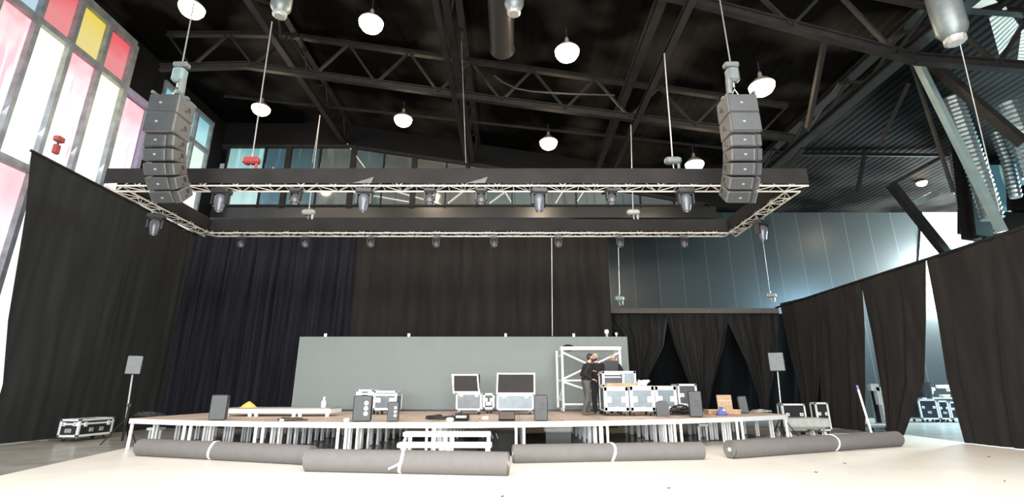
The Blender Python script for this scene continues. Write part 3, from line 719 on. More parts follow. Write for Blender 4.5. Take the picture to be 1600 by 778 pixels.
# ================================================================ CLOTHS
def drape(name, left, right, label, m, nu=60, nv=24, amp=.06, freq=9, seed=0, normal=(0, -1, 0), group='black stage cloths', flare=0, hem=0):
    """left/right: edge polylines top to bottom (world)"""
    left = [Vector(p) for p in left]; right = [Vector(p) for p in right]; nrm = Vector(normal); vs = []; fs = []
    def ev(pl, t):
        k = t * (len(pl) - 1); i = min(int(k), len(pl) - 2); return pl[i].lerp(pl[i + 1], k - i)
    for j in range(nv + 1):
        t = j / nv; a = ev(left, t); b = ev(right, t)
        for i in range(nu + 1):
            u = i / nu; p = a.lerp(b, u)
            w = math.sin(u * freq * 6.283 + 1.7 * math.sin(u * 13 + seed) + .4 * t) + .5 * math.sin(u * freq * 2.3 * 6.283 + seed * 2 + t)
            w += 1.4 * noise.noise(Vector((u * freq * .8, t * 1.2, seed)))
            p = p + nrm * (w * amp * (.35 + .65 * min(1, t * 3)))
            if hem and j == nv: p.z = max(p.z + hem * noise.noise(Vector((u * 5, seed, 3))), .01)
            vs.append(p)
    for j in range(nv):
        for i in range(nu): k = j * (nu + 1) + i; fs.append([k, k + 1, k + nu + 2, k + nu + 1])
    mb = MB(); mb.add(vs, fs)
    o = mb.build(name, m, loc=(left[-1] + right[-1]) / 2, smooth=False)
    for pl in o.data.polygons: pl.use_smooth = True
    return tag(o, label, 'curtain', group)
def V(x, y, z): return Vector((x, y, z))
XLc = -15.0
ledge = [P(48, 236, X=XLc), P(38, 330, X=XLc), P(10, 500, X=XLc), P(2, 600, X=XLc), P(-25, 695, X=XLc)]
ledge[-1].z = .02
tr = P(300, 372, X=XLc)
yr = [(V(XLc, 17.9, 8.6)), V(XLc, 17.9, 0.02)]
drape('stage_curtain', ledge, [V(XLc, 18.2, 8.62), V(XLc, 18.2, 4), V(XLc, 18.2, .02)], 'flat black cloth along the left windows, nearest panel', M_velL, 50, 24, .035, 3, 1, (1, 0, 0))
drape('stage_curtain', [V(XLc, 18.1, 8.62), V(XLc, 18.1, 4), V(XLc, 18.1, .02)], [V(XLc, 22.1, 8.55), V(XLc, 22.1, 4), V(XLc, 22.1, .02)], 'flat black cloth on the left beside the rear corner', M_velL, 50, 24, .04, 4, 2, (1, 0, 0))
tag(MB().cyl(ledge[0] + V(0, 0, .02), (XLc, 22.2, 8.6), .05).build('curtain_rail', M_steel, loc=(XLc, 18, 8.6)), 'black rail along the top of the left cloths', 'rail')
xa = P(290, 520, Y=22).x; xb = P(448, 520, Y=22).x; xc = P(548, 520, Y=22).x; xd = P(722, 500, Y=22).x; xe = P(954, 480, Y=22).x
for x0, x1, lab, m, fr, am, sd in ((xa - .4, (xa + xb) / 2 - .4, 'bluish black cloth in deep folds at the rear left corner', M_velB, 5, .13, 3), ((xa + xb) / 2 - .5, xb, 'deeply pleated black back cloth left of the grey screen', M_velB, 5, .15, 4),
                               (xb - .05, xc, 'pleated black back cloth above the left end of the grey screen', M_velB, 5, .11, 5), (xc - .1, xd, 'smooth brownish black back cloth above the middle of the grey screen', M_velC, 4, .035, 6),
                               (xd - .05, xe, 'smooth black back cloth ending at the panelled wall', M_velC, 5, .05, 7)):
    drape('back_curtain', [V(x0, 22, 8.9), V(x0, 22, 4), V(x0, 22, .02)], [V(x1, 22, 8.9), V(x1, 22, 4), V(x1, 22, .02)], lab, m, 80, 16, am, fr, sd)
tag(MB().cyl((XLc, 22, 8.95), (xe + .1, 22, 8.95), .05).build('curtain_rail', M_steel, loc=(0, 22, 8.9)), 'black rail carrying the back cloths', 'rail')

# side cloth truss, stage right
YS = 23.5
a = P(922, 486, Y=YS); b = P(1218, 483, Y=YS); zr = a.z
t = thing('curtain_truss', 'slim truss wrapped in dark cloth carrying the draped side cloths', 'truss', (a + b) / 2)
MB().box(((a.x + b.x) / 2, YS, zr), (b.x - a.x - .25, .28, .24)).build('cloth_wrap', mat('wrap_brownish', (.085, .075, .07), .8), t, world=True)
mb = MB()
for dy in (-.14, .14):
    for dz in (-.13, .13): mb.cyl((a.x, YS + dy, zr + dz), (a.x + .35, YS + dy, zr + dz), .025)
mb.cyl((a.x + .02, YS - .14, zr - .16), (a.x + .02, YS - .14, zr + .16), .03); mb.cyl((a.x + .02, YS + .14, zr - .16), (a.x + .02, YS + .14, zr + .16), .03)
mb.build('truss_end', M_alu, t, world=True)
def edge(pts, Y): return [P(*p, Y=Y) for p in pts]
drape('side_curtain', edge([(930, 488), (960, 520), (985, 580), (1000, 655)], YS + .25), edge([(1046, 488), (1040, 540), (1010, 600), (985, 655)][:3] + [(1040, 655)], YS + .25), 'gathered black side cloth draped at the left of the slim truss', M_velS, 70, 24, .17, 4, 11, group='draped side cloths')
drape('side_curtain', edge([(1040, 488), (1055, 540), (1078, 600), (1100, 655)], YS), edge([(1140, 488), (1130, 540), (1112, 600), (1104, 655)], YS), 'black side cloth narrowing to the floor in the middle of the slim truss', M_velS, 70, 24, .16, 4, 12, group='draped side cloths')
drape('side_curtain', edge([(1130, 488), (1160, 560), (1185, 620), (1192, 655)], YS + .1), edge([(1216, 486), (1210, 560), (1200, 620), (1198, 655)], YS + .1), 'black side cloth pulled to the right end of the slim truss', M_velS, 70, 24, .14, 3, 13, group='draped side cloths')
drape('rear_curtain', edge([(930, 492), (935, 655)], 25.2), edge([(1320, 489), (1322, 655)], 25.2), 'dark cloth widened to shade the gaps behind the draped side cloths', velvet('shade_black', (.003, .004, .0048)), 70, 8, .1, 12, 14, group='draped side cloths')  # cloth widened so the gaps look dark; shade put into its black

# right cloth line on plane X = XRc
XRc = 13.6
def pxr(pts): return [P(*p, X=XRc) for p in pts]
R1 = [([(1219, 474), (1232, 540), (1250, 610), (1258, 668)], [(1284, 458), (1283, 540), (1280, 610), (1274, 672)], 'black right cloth farthest back, tapering to the floor', 21),
      ([(1277, 460), (1278, 540), (1283, 610), (1288, 674)], [(1345, 438), (1350, 520), (1352, 600), (1352, 676)], 'second black right cloth from the back, behind the trolley', 22),
      ([(1344, 438), (1361, 520), (1374, 600), (1386, 674)], [(1447, 404), (1447, 500), (1444, 595), (1410, 675)], 'third black right cloth with light showing on both sides', 23),
      ([(1446, 404), (1462, 500), (1476, 590), (1503, 690)], [(1640, 338), (1640, 480), (1640, 590), (1640, 694)], 'widest black right cloth, nearest the viewer', 24)]
for l, r_, lab, sd in R1:
    l = pxr(l); r_ = pxr(r_); l[-1].z = .02; r_[-1].z = .02
    for q in (l[-1], r_[-1]): pass
    drape('right_curtain', l, r_, lab, M_velR, 50, 24, .045, 3, sd, (-1, 0, 0), 'black cloths along the right side')
ra, rb = pxr([(1212, 481), (1640, 343)])
tag(MB().cyl(ra, rb, .05).build('curtain_rail', M_steel, loc=rb), 'black rail along the top of the right cloths', 'rail')

# ================================================================ LED WALL
YL = 18.8
c0 = P(455, 637, Y=YL); c1 = P(987, 637, Y=YL); zt0 = P(458, 526, Y=YL).z
SH = .8
t = thing('led_screen', 'long low grey screen wall standing at the back of the stage', 'screen', ((c0.x + c1.x) / 2, YL, SH))
def screen_mat():
    m = bpy.data.materials.new('screen_panels'); m.use_nodes = True; N = m.node_tree.nodes; L = m.node_tree.links; b = N['Principled BSDF']
    geo = N.new('ShaderNodeNewGeometry'); sp = N.new('ShaderNodeSeparateXYZ'); cb = N.new('ShaderNodeCombineXYZ'); L.new(geo.outputs['Position'], sp.inputs[0]); L.new(sp.outputs['X'], cb.inputs['X']); L.new(sp.outputs['Z'], cb.inputs['Y'])
    br = N.new('ShaderNodeTexBrick'); br.offset = 0; br.inputs['Scale'].default_value = 1; br.inputs['Brick Width'].default_value = .5; br.inputs['Row Height'].default_value = 1.0; br.inputs['Mortar Size'].default_value = .003
    br.inputs['Color1'].default_value = (.195, .218, .212, 1); br.inputs['Color2'].default_value = (.202, .226, .22, 1); br.inputs['Mortar'].default_value = (.175, .196, .19, 1)
    L.new(cb.outputs[0], br.inputs['Vector']); L.new(br.outputs['Color'], b.inputs['Base Color']); b.inputs['Roughness'].default_value = .6; b.inputs['Specular IOR Level'].default_value = .2; return m
MB().box(((c0.x + c1.x) / 2, YL + .06, (SH + .05 + zt0) / 2), (c1.x - c0.x, .12, zt0 - SH - .05)).build('screen_panel', screen_mat(), t, world=True)
mb = MB(); mb.box(((c0.x + c1.x) / 2, YL + .06, SH + .03), (c1.x - c0.x, .3, .06)); mb.build('base_rail', M_black, t, world=True)
for px in (507, 638, 790, 897):
    x = P(px, 525, Y=YL).x; MB().box((x, YL + .1, zt0 + .06), (.09, .06, .14)).build('top_clamp', M_white, t, world=True)
mb = MB()
for i in range(7):
    x = c0.x + .9 + i * 1.9; mb.bar((x, YL + .15, zt0 - .1), (x, YL + 1.0, SH + .02), .05, .05); mb.bar((x, YL + .15, SH + .05), (x, YL + 1.0, SH + .03), .05, .05)
mb.build('support_frame', M_alud, t, world=True)
for px, lab in ((948, 'small white lamp clipped above the right end of the grey screen'), (963, 'tiny white knob on the top right of the grey screen')):
    p = P(px, 523, Y=YL + .1); p.z = zt0; g = thing('clip_lamp', lab, 'lamp', p); k = 1 if px == 948 else .6
    MB().cyl((0, 0, 0), (0, 0, .12 * k), .05 * k).build('clip', M_alud, g); MB().bbox((0, 0, .2 * k), (.15 * k, .1 * k, .16 * k), .03).build('housing', M_white, g)

# ================================================================ STAGE DECKS
def front_y(x): return 12.15 + .075 * (x + 1.5) + .0305 * (x + 1.5) ** 2
SX = [-10.3 + i * 2.1 for i in range(10)]
NRow = 7; DK = .1
def deck(i, k, corners, label, group):
    cx = sum(c[0] for c in corners) / 4; cy = sum(c[1] for c in corners) / 4
    t = thing('stage_deck', label, 'stage deck', (cx, cy, 0), group=group)
    pts = [Vector((c[0], c[1], SH - .03)) for c in corners]
    MB().prism(pts, (0, 0, .03)).build('deck_board', M_deck, t, world=True)
    mb = MB()
    for j in range(4):
        a = Vector((*corners[j], SH - .07)); b = Vector((*corners[(j + 1) % 4], SH - .07)); n = (b - a).cross(Vector((0, 0, 1))).normalized()
        mb.bar(a - n * .022, b - n * .022, .045, .12)
    mb.build('edge_frame', M_alu, t, world=True)
    C = Vector((cx, cy, 0))
    for c in corners:
        p = Vector((*c, 0)); p = p + (C - p).normalized() * .10
        MB().box((p.x, p.y, (SH - .12) / 2 + .005), (.055, .055, SH - .13)).build('leg', M_leg, t, world=True)
    return t
for i in range(9):
    x0, x1 = SX[i] + .008, SX[i + 1] - .008; y0, y1 = front_y(x0), front_y(x1)
    for k in range(NRow):
        ya, yb = y0 + k * 1.0 + .008 * (k > 0), y1 + k * 1.0 + .008 * (k > 0)
        if max(ya, yb) > 19.3: continue
        yc, yd = ya + .985, yb + .985
        cs = [(x0, ya), (x1, yb), (x1, yd), (x0, yc)]
        if k == 0:
            lab = 'front row stage deck on white aluminium legs, %s from the left' % order[i]; g = 'front row of stage decks'
        else: lab = 'aluminium-legged stage deck standing behind the front row'; g = 'stage decks behind the front row'
        deck(i, k, cs, lab, g)

def S(px, py): return P(px, py, Z=SH)          # a point on the stage top
def G(px, py): return P(px, py, Z=0)
def hgt(px, py, base):                          # height of a pixel above base at base's depth
    return P(px, py, Y=base.y).z - base.z
# ================================================================ CARPET ROLLS
def roll(a, b, r, label, bands, tie=False):
    a = Vector(a); b = Vector(b); a.z = b.z = r; ax = (b - a).normalized(); side = ax.cross(Vector((0, 0, 1)))
    t = thing('carpet_roll', label, 'carpet roll', V((a.x + b.x) / 2, (a.y + b.y) / 2, 0), group='rolled carpets in front of the stage')
    n = 40; m_ = 28; vs = []; fs = []
    for i in range(n + 1):
        p = a.lerp(b, i / n)
        for k in range(m_):
            q = 2 * math.pi * k / m_; rr = r * (1 + .015 * noise.noise(Vector((i * .3, k * .25, a.x)))); z = math.sin(q) * rr
            if math.sin(q) < -.8: z = -r * .985
            vs.append(p + side * math.cos(q) * rr + V(0, 0, z))
    for i in range(n):
        for k in range(m_): j = (k + 1) % m_; fs.append([i * m_ + k, i * m_ + j, (i + 1) * m_ + j, (i + 1) * m_ + k])
    o = MB().add(vs, fs).build('carpet', M_carpet, t, world=True)
    for p_ in o.data.polygons: p_.use_smooth = True
    # spiral ends
    for e, s in ((a, -1), (b, 1)):
        mb = MB(); mb.cyl(e, e + ax * s * .004, r * .97, n=28)
        mb.build('roll_end', mat('carpet_backing', (.09, .085, .08), .95), t, world=True)
        mb = MB(); pts = []
        for k in range(90):
            q = k * .35; rr = r * .95 * (1 - k / 100); pts.append(e + ax * s * .008 + side * math.cos(q) * rr + V(0, 0, math.sin(q) * rr))
        mb.tube(pts, .006, 4); mb.build('spiral_layer', mat('carpet_edge', (.25, .24, .22), .9), t, world=True)
        MB().cyl(e, e + ax * s * .015, r * .22, n=14).build('core_tube', M_white, t, world=True)
    for f in bands:
        p = a.lerp(b, f); mb = MB(); pts = []
        for k in range(25): q = 2 * math.pi * k / 24; pts.append((q, p + (side * math.cos(q) + V(0, 0, 1) * math.sin(q)) * (r + .006) + ax * .03 * math.sin(q * 2 + f)))
        for (q0, v0), (q1, v1) in zip(pts, pts[1:]): mb.bar(v0, v1, .055, .012, (v0 - p))
        mb.build('strap', M_strap, t, world=True)
        if tie:
            mb = MB(); q = p - side * 0 + side * (r if side.y < 0 else -r); mb.tube([q, q + V(-.08, -.03, -.05), q + V(-.2, -.04, -.1)], .02, 6); mb.build('strap_tail', M_strap, t, world=True)
def gl(px, py): return G(px, py) + V(0, .17, 0)
roll(gl(210, 713), gl(480, 728), .195, 'long grey rolled carpet at the left with one white strap', (.47,))
roll(gl(474, 738), gl(794, 745), .205, 'thick grey rolled carpet at the centre nearest the viewer, strap tail loose', (.49,), True)
roll(gl(802, 725), gl(1102, 719), .190, 'grey rolled carpet right of centre with a white strap in the middle', (.51,))
roll(gl(1147, 718), gl(1411, 698), .20, 'grey rolled carpet at the far right with a white strap', (.56,))

# ================================================================ FLIGHT CASES
def bars_box(mb, w, d, h, t=.03, z0=0):
    for x in (-1, 1):
        for y in (-1, 1): mb.box((x * (w / 2 - t / 2), y * (d / 2 - t / 2), z0 + h / 2), (t * 1.15, t * 1.15, h))
    for z in (t / 2, h - t / 2):
        for y in (-1, 1): mb.box((0, y * (d / 2 - t / 2), z0 + z), (w, t * 1.15, t * 1.15))
        for x in (-1, 1): mb.box((x * (w / 2 - t / 2), 0, z0 + z), (t * 1.15, d, t * 1.15))
def caster(t, x, y, r=.06):
    o = MB().cyl((x - .02, y, r), (x + .02, y, r), r, n=14).build('caster', M_rubber, t)
    MB().box((x, y, r * 1.6), (.07, .07, r * .75)).build('caster_fork', M_alud, o)
def case(loc, w, d, h, label, rz=0, wheels=True, panel=None, front='plain', lid=None, edge=.035, group='flight cases', fork=True):
    panel = panel or M_case; t = thing('flight_case', label, 'flight case', loc, rz, group)
    z0 = .14 if wheels else .01; hb = h - z0
    MB().box((0, 0, z0 + hb / 2), (w - .02, d - .02, hb - .02)).build('body', panel, t)
    mb = MB(); bars_box(mb, w, d, hb, edge, z0); mb.build('edge_frame', M_alu, t)
    if lid:
        mb = MB()
        mb.box((0, -d / 2 - .004, z0 + hb * lid), (w, .012, edge)); mb.box((w / 2 + .004, 0, z0 + hb * lid), (.012, d, edge)); mb.box((-w / 2 - .004, 0, z0 + hb * lid), (.012, d, edge))
        mb.build('lid_rail', M_alu, t)
    fy = -d / 2 - .012
    def latch(x, z, s=.11): 
        o = MB().bbox((x, fy, z), (s * 1.2, .02, s), .01).build('latch', M_alu, t); MB().cyl((x, fy - .012, z), (x, fy - .02, z), s * .25, n=10).build('latch_knob', M_alud, o)
    if front == 'plain':
        for x in (-.3, .3): latch(x * w, z0 + hb * (lid or .6))
        o = MB().bbox((0, fy, z0 + hb * .35), (.2, .02, .12), .01).build('handle', M_alud, t)
    elif front == 'road':       # framed door with white butterfly latch plates and a cut-out top
        mb = MB(); mb.box((0, fy, z0 + .05), (w - .02, .02, .10)); mb.box((0, fy, z0 + hb - .06), (w - .02, .02, .12))
        for x in (-1, 1): mb.box((x * (w / 2 - .045), fy, z0 + hb / 2), (.09, .02, hb - .02))
        mb.build('door_frame', M_white, t)
        for x in (-1, 1): MB().bbox((x * (w / 2 - .14), fy - .012, z0 + hb * .46), (.16, .03, .17), .03).build('latch_plate', M_white, t)
        MB().box((0, fy - .002, z0 + hb / 2), (w - .16, .012, hb - .2)).build('front_panel', M_casel, t)
        MB().bbox((0, fy - .012, z0 + .10), (.12, .02, .035), .008).build('handle', M_alu, t)
    elif front == 'bracket':
        for x in (-.3, .3): 
            o = MB().bbox((x * w, fy, z0 + hb * .52), (.16, .02, .13), .015).build('latch', M_white, t); MB().box((x * w, fy - .012, z0 + hb * .52), (.08, .01, .04)).build('latch_knob', M_alud, o)
    if wheels:
        for x in (-1, 1):
            for y in (-1, 1): caster(t, x * (w / 2 - .12), y * (d / 2 - .12), .065)
    return t
# floor case at left, long side along the left cloth
case((-13.78, 16.75, 0), .62, 1.35, .66, 'black flight case on wheels on the floor by the left cloth', 0, True, M_cased, 'plain', .72, .055)
# latches on its long side
_t = [o for o in bpy.data.objects if o.name.startswith('flight_case')][-1]
for y in (-.45, .45): MB().bbox((.325, y, .50), (.02, .12, .14), .01).build('latch', M_alu, _t)
for y in (-.2, .2): MB().bbox((.325, y, .33), (.02, .16, .12), .02).build('handle', M_alud, _t)
# stage cases
def scase(px0, px1, pyb, pyt, d, label, **k):
    a = S(px0, pyb); b = S(px1, pyb); h = hgt((px0 + px1) / 2, pyt, a)
    return case(V((a.x + b.x) / 2, a.y + d / 2, SH), b.x - a.x, d, h, label, **k)
scase(582, 618, 648, 611, .8, 'black case with two white latch plates behind the small left speaker', panel=M_case, front='bracket', lid=.8, edge=.05)
scase(554, 581, 648, 609, .8, 'black case with white ends behind the left stage speaker', panel=M_cased, front='plain', lid=.8, edge=.05)
# white wheels on top of left one
for i, px in enumerate((561, 567, 574)):
    a = S(px, 647); z = hgt(px, 614, a); o = thing('white_roller', 'white roller in the slot of the white-ended case, %s of three from the left' % order[i], 'roller', a + V(0, -.02, z))
    MB().cyl((-.03, 0, 0), (.03, 0, 0), .045, n=12).build('roller_body', M_white, o); MB().cyl((-.045, 0, 0), (.045, 0, 0), .015, n=8).build('axle', M_alud, o)

def open_case(px0, px1, pyb, pym, pyt, d, label, shift, panel, group='open flight cases'):
    a = S(px0, pyb); b = S(px1, pyb); w = b.x - a.x; hm = hgt(px0, pym, a); ht = hgt(px0, pyt, a) - hm
    t = thing('open_flight_case', label, 'flight case', V((a.x + b.x) / 2, a.y + d / 2, SH), 0, group)
    MB().box((0, 0, .14 + (hm - .14) / 2), (w - .02, d - .02, hm - .14 - .02)).build('body', panel, t)
    mb = MB(); bars_box(mb, w, d, hm - .14, .04, .14); mb.build('edge_frame', M_alu, t)
    # raised lid: inner face towards the viewer, leaning back
    y = d / 2; tilt = Matrix.Rotation(R(-10), 3, 'X'); lw = w * 1.08; c = V(shift, y * .2, hm + ht / 2)
    lid = MB().box(c + V(0, .1, 0), (lw - .03, .2, ht - .03), tilt).build('lid', M_foam, t)
    mb = MB()
    for s in (-1, 1): mb.bar(c + tilt @ V(s * (lw / 2 - .02), -.02, -ht / 2), c + tilt @ V(s * (lw / 2 - .02) + shift * .6, -.02, ht / 2), .04, .04, (0, 1, 0)); mb.bar(c + tilt @ V(s * (lw / 2 - .02), .2, -ht / 2), c + tilt @ V(s * (lw / 2 - .02) + shift * .6, .2, ht / 2), .05, .05, (0, 1, 0))
    for s in (-1, 1): mb.bar(c + tilt @ V(-lw / 2 + (shift * .6 if s > 0 else 0), -.02, s * (ht / 2 - .02)), c + tilt @ V(lw / 2 + (shift * .6 if s > 0 else 0), -.02, s * (ht / 2 - .02)), .04, .045, (0, 1, 0))
    mb.build('lid_frame', M_alu, lid)
    for x in (-1, 1):
        for yy in (-1, 1): caster(t, x * (w / 2 - .1), yy * (d / 2 - .1), .06)
    for s in (-1, 1): MB().bbox((s * w * .3, -d / 2 - .01, hm - .08), (.1, .02, .07), .01).build('latch', M_alu, t)
    return t
open_case(712, 752, 648, 614, 584, .8, 'open flight case with raised dark lid leaning left, the narrower of two', -.12, M_case)
open_case(776, 834, 648, 616, 582, .8, 'wide open flight case with raised dark lid and grey front', .02, M_casel)
scase(755, 772, 646, 615, .7, 'narrow black case between the two open cases', panel=M_cased, front='plain', edge=.05)
for i, (px, py, r) in enumerate(((763, 582, .11), (776, 580, .09), (786, 580, .08))):
    a = S(px, 640); p = P(px, py, Y=a.y)
    g = thing('upturned_wheel', 'dark caster wheel on top of the open cases, %s from the left' % order[i], 'wheel', p)
    MB().cyl((-.04, 0, 0), (.04, 0, 0), r, n=16).build('tyre', M_rubber, g); MB().bbox((0, 0, -r * .9), (.1, .12, r * .9), .01).build('fork', M_alu, g)
mb = MB(); a = S(767, 640); p0 = P(765, 588, Y=a.y); mb.box(((p0.x), a.y, (SH + p0.z) / 2 + .4), (.06, .05, p0.z - SH - .8)); mb.box((p0.x + .22, a.y, (SH + p0.z) / 2 + .4), (.05, .05, p0.z - SH - .8))
mb.box((p0.x + .11, a.y, p0.z), (.3, .3, .04)); tag(mb.build('lid_edge', M_alu, loc=(p0.x, a.y, SH + .8)), 'upright lid edge with twin aluminium bars between the open cases', 'case lid')

# road cases around the crew
scase(945, 984, 650, 604, .75, 'white framed road case at the left end of the mixing desk row', front='road')
scase(986, 1025, 650, 603, .75, 'white framed road case in the middle of the mixing desk row', front='road')
scase(1026, 1060, 648, 603, .75, 'white framed road case behind the round dark speaker', front='road')
scase(1062, 1092, 643, 600, .75, 'black case with white frame behind the tall right speaker', front='bracket', panel=M_case, edge=.06)
# rack on top
a = S(945, 650); zt_ = SH + hgt(965, 604, a)
x0, x1 = P(943, 604, Y=a.y).x, P(996, 604, Y=a.y).x; h = P(960, 580, Y=a.y + .1).z - zt_
t = thing('equipment_rack', 'white framed rack unit standing on the left road cases', 'rack', V((x0 + x1) / 2, a.y + .45, zt_))
w = x1 - x0
MB().box((0, .02, h / 2), (w - .04, .6, h - .02)).build('body', M_cased, t)
mb = MB(); bars_box(mb, w, .66, h, .06, 0); mb.box((w * .12, -.33, h / 2), (.06, .04, h)); mb.build('edge_frame', M_white, t)
MB().box((w * .30, -.335, h * .5), (w * .30, .02, h * .75)).build('grey_panel', M_casel, t)
mb = MB().box((-w * .2, -.335, h * .82), (w * .5, .03, .05)); mb.box((-w * .2, -.335, h * .62), (w * .5, .02, .04)); mb.build('rack_shelf', M_alud, t)
o = tag(MB().bbox((x0 + .55, a.y + .1, zt_ + .055), (.95, .18, .1), .02).build('wooden_plank', M_wood, loc=(x0 + .5, a.y - .0, zt_)), 'short brown wooden plank lying before the white rack unit', 'plank')
# laptop
p = V(P(955, 580, Y=a.y + .45).x, a.y + .45, zt_ + h)
t = thing('laptop', 'black laptop opened on top of the white rack unit', 'laptop', p)
MB().bbox((0, .1, .012), (.42, .3, .024), .008).build('keyboard_base', M_black, t); MB().bbox((0, -.07, .17), (.42, .02, .32), .008, Matrix.Rotation(R(10), 3, 'X')).build('screen_lid', M_speaker, t)
# white cloth bag on cases
p = P(1005, 603, Y=a.y + .2)
t = thing('cable_bundle', 'crumpled white and grey cable bundle on the middle road case', 'cables', V(p.x, a.y + .35, SH + hgt(1005, 603, a)))
mb = MB()
for i in range(5): mb.tube([V(.17 * math.cos(q) + .03 * i - .05, .12 * math.sin(q), .03 + .03 * i + .02 * math.sin(3 * q + i)) for q in [k * .52 for k in range(13)]], .022, 6)
mb.build('coil', M_white, t); MB().tube([(-.1, 0, .02), (-.4, .02, .04), (-.6, 0, .02)], .03, 6).build('tail', M_alud, t)

# ================================================================ SPEAKERS ON STAGE
def speaker(px0, px1, pyb, pyt, d, label, rz=None, handle='slots', tilt=0, m=None, round_top=False, group=None, ground=False):
    f = G if ground else S
    a = f(px0, pyb); b = f(px1, pyb); w = b.x - a.x; h = hgt((px0 + px1) / 2, pyt, a)
    d = d * .8; rz = math.atan2(-(a.x + b.x) / 2, a.y) * .75 if rz is None else rz
    t = thing('speaker_cabinet', label, 'speaker', V((a.x + b.x) / 2, a.y + d / 2, a.z + .005), rz, group); t.rotation_euler.y = tilt
    w2 = w * .98
    if round_top:
        prof = [(-w2 / 2, 0)] + [(w2 / 2 * math.cos(q) * (-1), h * .72 + h * .28 * math.sin(q)) for q in [k * math.pi / 8 for k in range(9)]] + [(w2 / 2, 0)]
        MB().prism([(x, -d / 2, z) for x, z in prof], (0, d, 0)).build('cabinet', m or M_speaker, t)
        MB().prism([(x * .85, -d / 2 - .012, .03 + z * .92) for x, z in prof], (0, .02, 0)).build('grille', M_black, t)
    else:
        MB().bbox((0, 0, h / 2), (w2, d, h), .03).build('cabinet', m or M_speaker, t)
        MB().bbox((0, -d / 2 - .006, h / 2), (w2 * .92, .02, h * .95), .01).build('grille', M_grille, t)
    if handle == 'slots':
        for z in (.62, .46): MB().bbox((w2 * .08, -d / 2 - .02, h * z), (w2 * .36, .015, h * .075), .015).build('port', M_black, t)
    elif handle == 'drivers':
        for z in (.3, .5, .7): MB().cyl((w2 * .2, -d / 2 - .02, h * z), (w2 * .2, -d / 2 - .03, h * z), w2 * .12, n=14).build('driver_ring', M_alud, t)
    mb = MB().bbox((w2 / 2 + .004, 0, h * .6), (.012, d * .4, .1), .01); mb.build('side_handle', M_black, t)
    return t
speaker(320, 344, 657, 617, .55, 'tall black speaker cabinet at the left front of the stage', handle='none')
speaker(547, 576, 659, 618, .5, 'wide black speaker with silver rings on the stage left of centre', handle='drivers')
speaker(602, 620, 659, 628, .45, 'small black speaker standing right of the ringed speaker', handle='drivers')
speaker(835, 857, 658, 617, .5, 'tall black speaker with two slots right of the open cases', handle='slots')
speaker(1082, 1102, 652, 611, .5, 'tall black speaker with two slots at the right front of the stage', handle='slots')
speaker(1030, 1049, 651, 626, .5, 'round topped black speaker in front of the road cases', handle='none', m=M_cased, round_top=True)
speaker(1160, 1173, 646, 619, .35, 'small grey speaker tilted to the left at the right stage end', handle='none', tilt=R(-5), m=M_grille)
def wedge(px0, px1, pyb, pyt, label, m=None, front=None):
    a = S(px0, pyb); b = S(px1, pyb); w = b.x - a.x; h = hgt(px0, pyt, a); t = thing('stage_monitor', label, 'monitor', V((a.x + b.x) / 2, a.y + .2, SH))
    MB().prism([(-w / 2, -.2, .01), (-w / 2, .3, .01), (-w / 2, .3, h), (-w / 2, .05, h)], (w, 0, 0)).build('cabinet', m or M_speaker, t)
    MB().prism([(-w * .45, -.2, .05), (-w * .45, .02, h * .93), (w * .45, .02, h * .93), (w * .45, -.2, .05)], (0, -.012, 0)).build('grille', front or M_grille, t)
    return t
wedge(779, 805, 658, 643, 'low brownish stage monitor before the wide open case', front=mat('brown_grille', (.09, .075, .065), .7))
t = wedge(709, 731, 658, 647, 'low grey box with a pale label before the narrow open case')
MB().box((0, -.15, .1), (.25, .02, .05), Matrix.Rotation(R(-45), 3, 'X')).build('pale_plate', M_white, t)
def small_box(px0, px1, pyb, pyt, label, name, m, d=.15, f=S, cat='box'):
    a = f(px0, pyb); b = f(px1, pyb); h = hgt(px0, pyt, a); t = thing(name, label, cat, V((a.x + b.x) / 2, a.y + d / 2, a.z))
    MB().bbox((0, 0, h / 2 + .004), (b.x - a.x, d, h), .02).build('body', m, t); MB().box((0, -d / 2 - .004, h * .5), ((b.x - a.x) * .3, .01, h * .3)).build('socket', M_alud, t); return t
small_box(536, 545, 659, 654, 'small white junction box left of the ringed speaker', 'junction_box', M_white)
small_box(697, 708, 659, 653, 'white distribution box left of the low grey box', 'distribution_box', M_white)
small_box(436, 443, 658, 655, 'tiny white socket box near the left stage front', 'socket_box', M_white)
small_box(752, 764, 657, 650, 'pinkish grey small box before the cases', 'utility_box', mat('pinkish', (.4, .33, .3), .6))
# cable heaps
def heap(px, py, w, h, label, m, f=S, seed=1, name='cable_heap', cat='cables'):
    random.seed(seed); p = f(px, py); t = thing(name, label, cat, p); mb = MB()
    for i in range(10):
        r = w * random.uniform(.25, .5); cx = random.uniform(-.25, .25) * w; cz = .02 + h * i / 11; ph = random.random() * 6
        mb.tube([V(cx + r * math.cos(q + ph), .22 * math.sin(q + ph) + .03 * math.sin(3 * q), max(.025, cz * (.8 + .3 * math.sin(2 * q + ph)))) for q in [k * .42 for k in range(14)]], .024, 6)
    mb.build('coil', m, t); mb = MB(); mb.tube([V(w * .4, 0, .02), V(w * .6, -.1, .02), V(w * .75, .05, .02)], .02, 6); mb.build('loose_end', m, t); return t
heap(1064, 648, .8, .3, 'heap of black cables and bags beside the round topped speaker', M_black, seed=4)
heap(1073, 647, .5, .32, 'crumpled white sheet and cable beside the tall right speaker', M_white, seed=5)
heap(690, 655, .7, .08, 'flat black cable coil on the stage at centre left', M_black, seed=6)
heap(455, 657, .5, .04, 'dark low cable coil at the left stage front', mat('dim_cable', (.06, .05, .04), .8), seed=7)
heap(232, 650, .6, .1, 'flat black coil on the left stage corner', M_black, seed=8)
heap(1190, 644, .5, .06, 'thin white cables at the right stage end', M_alud, seed=9)
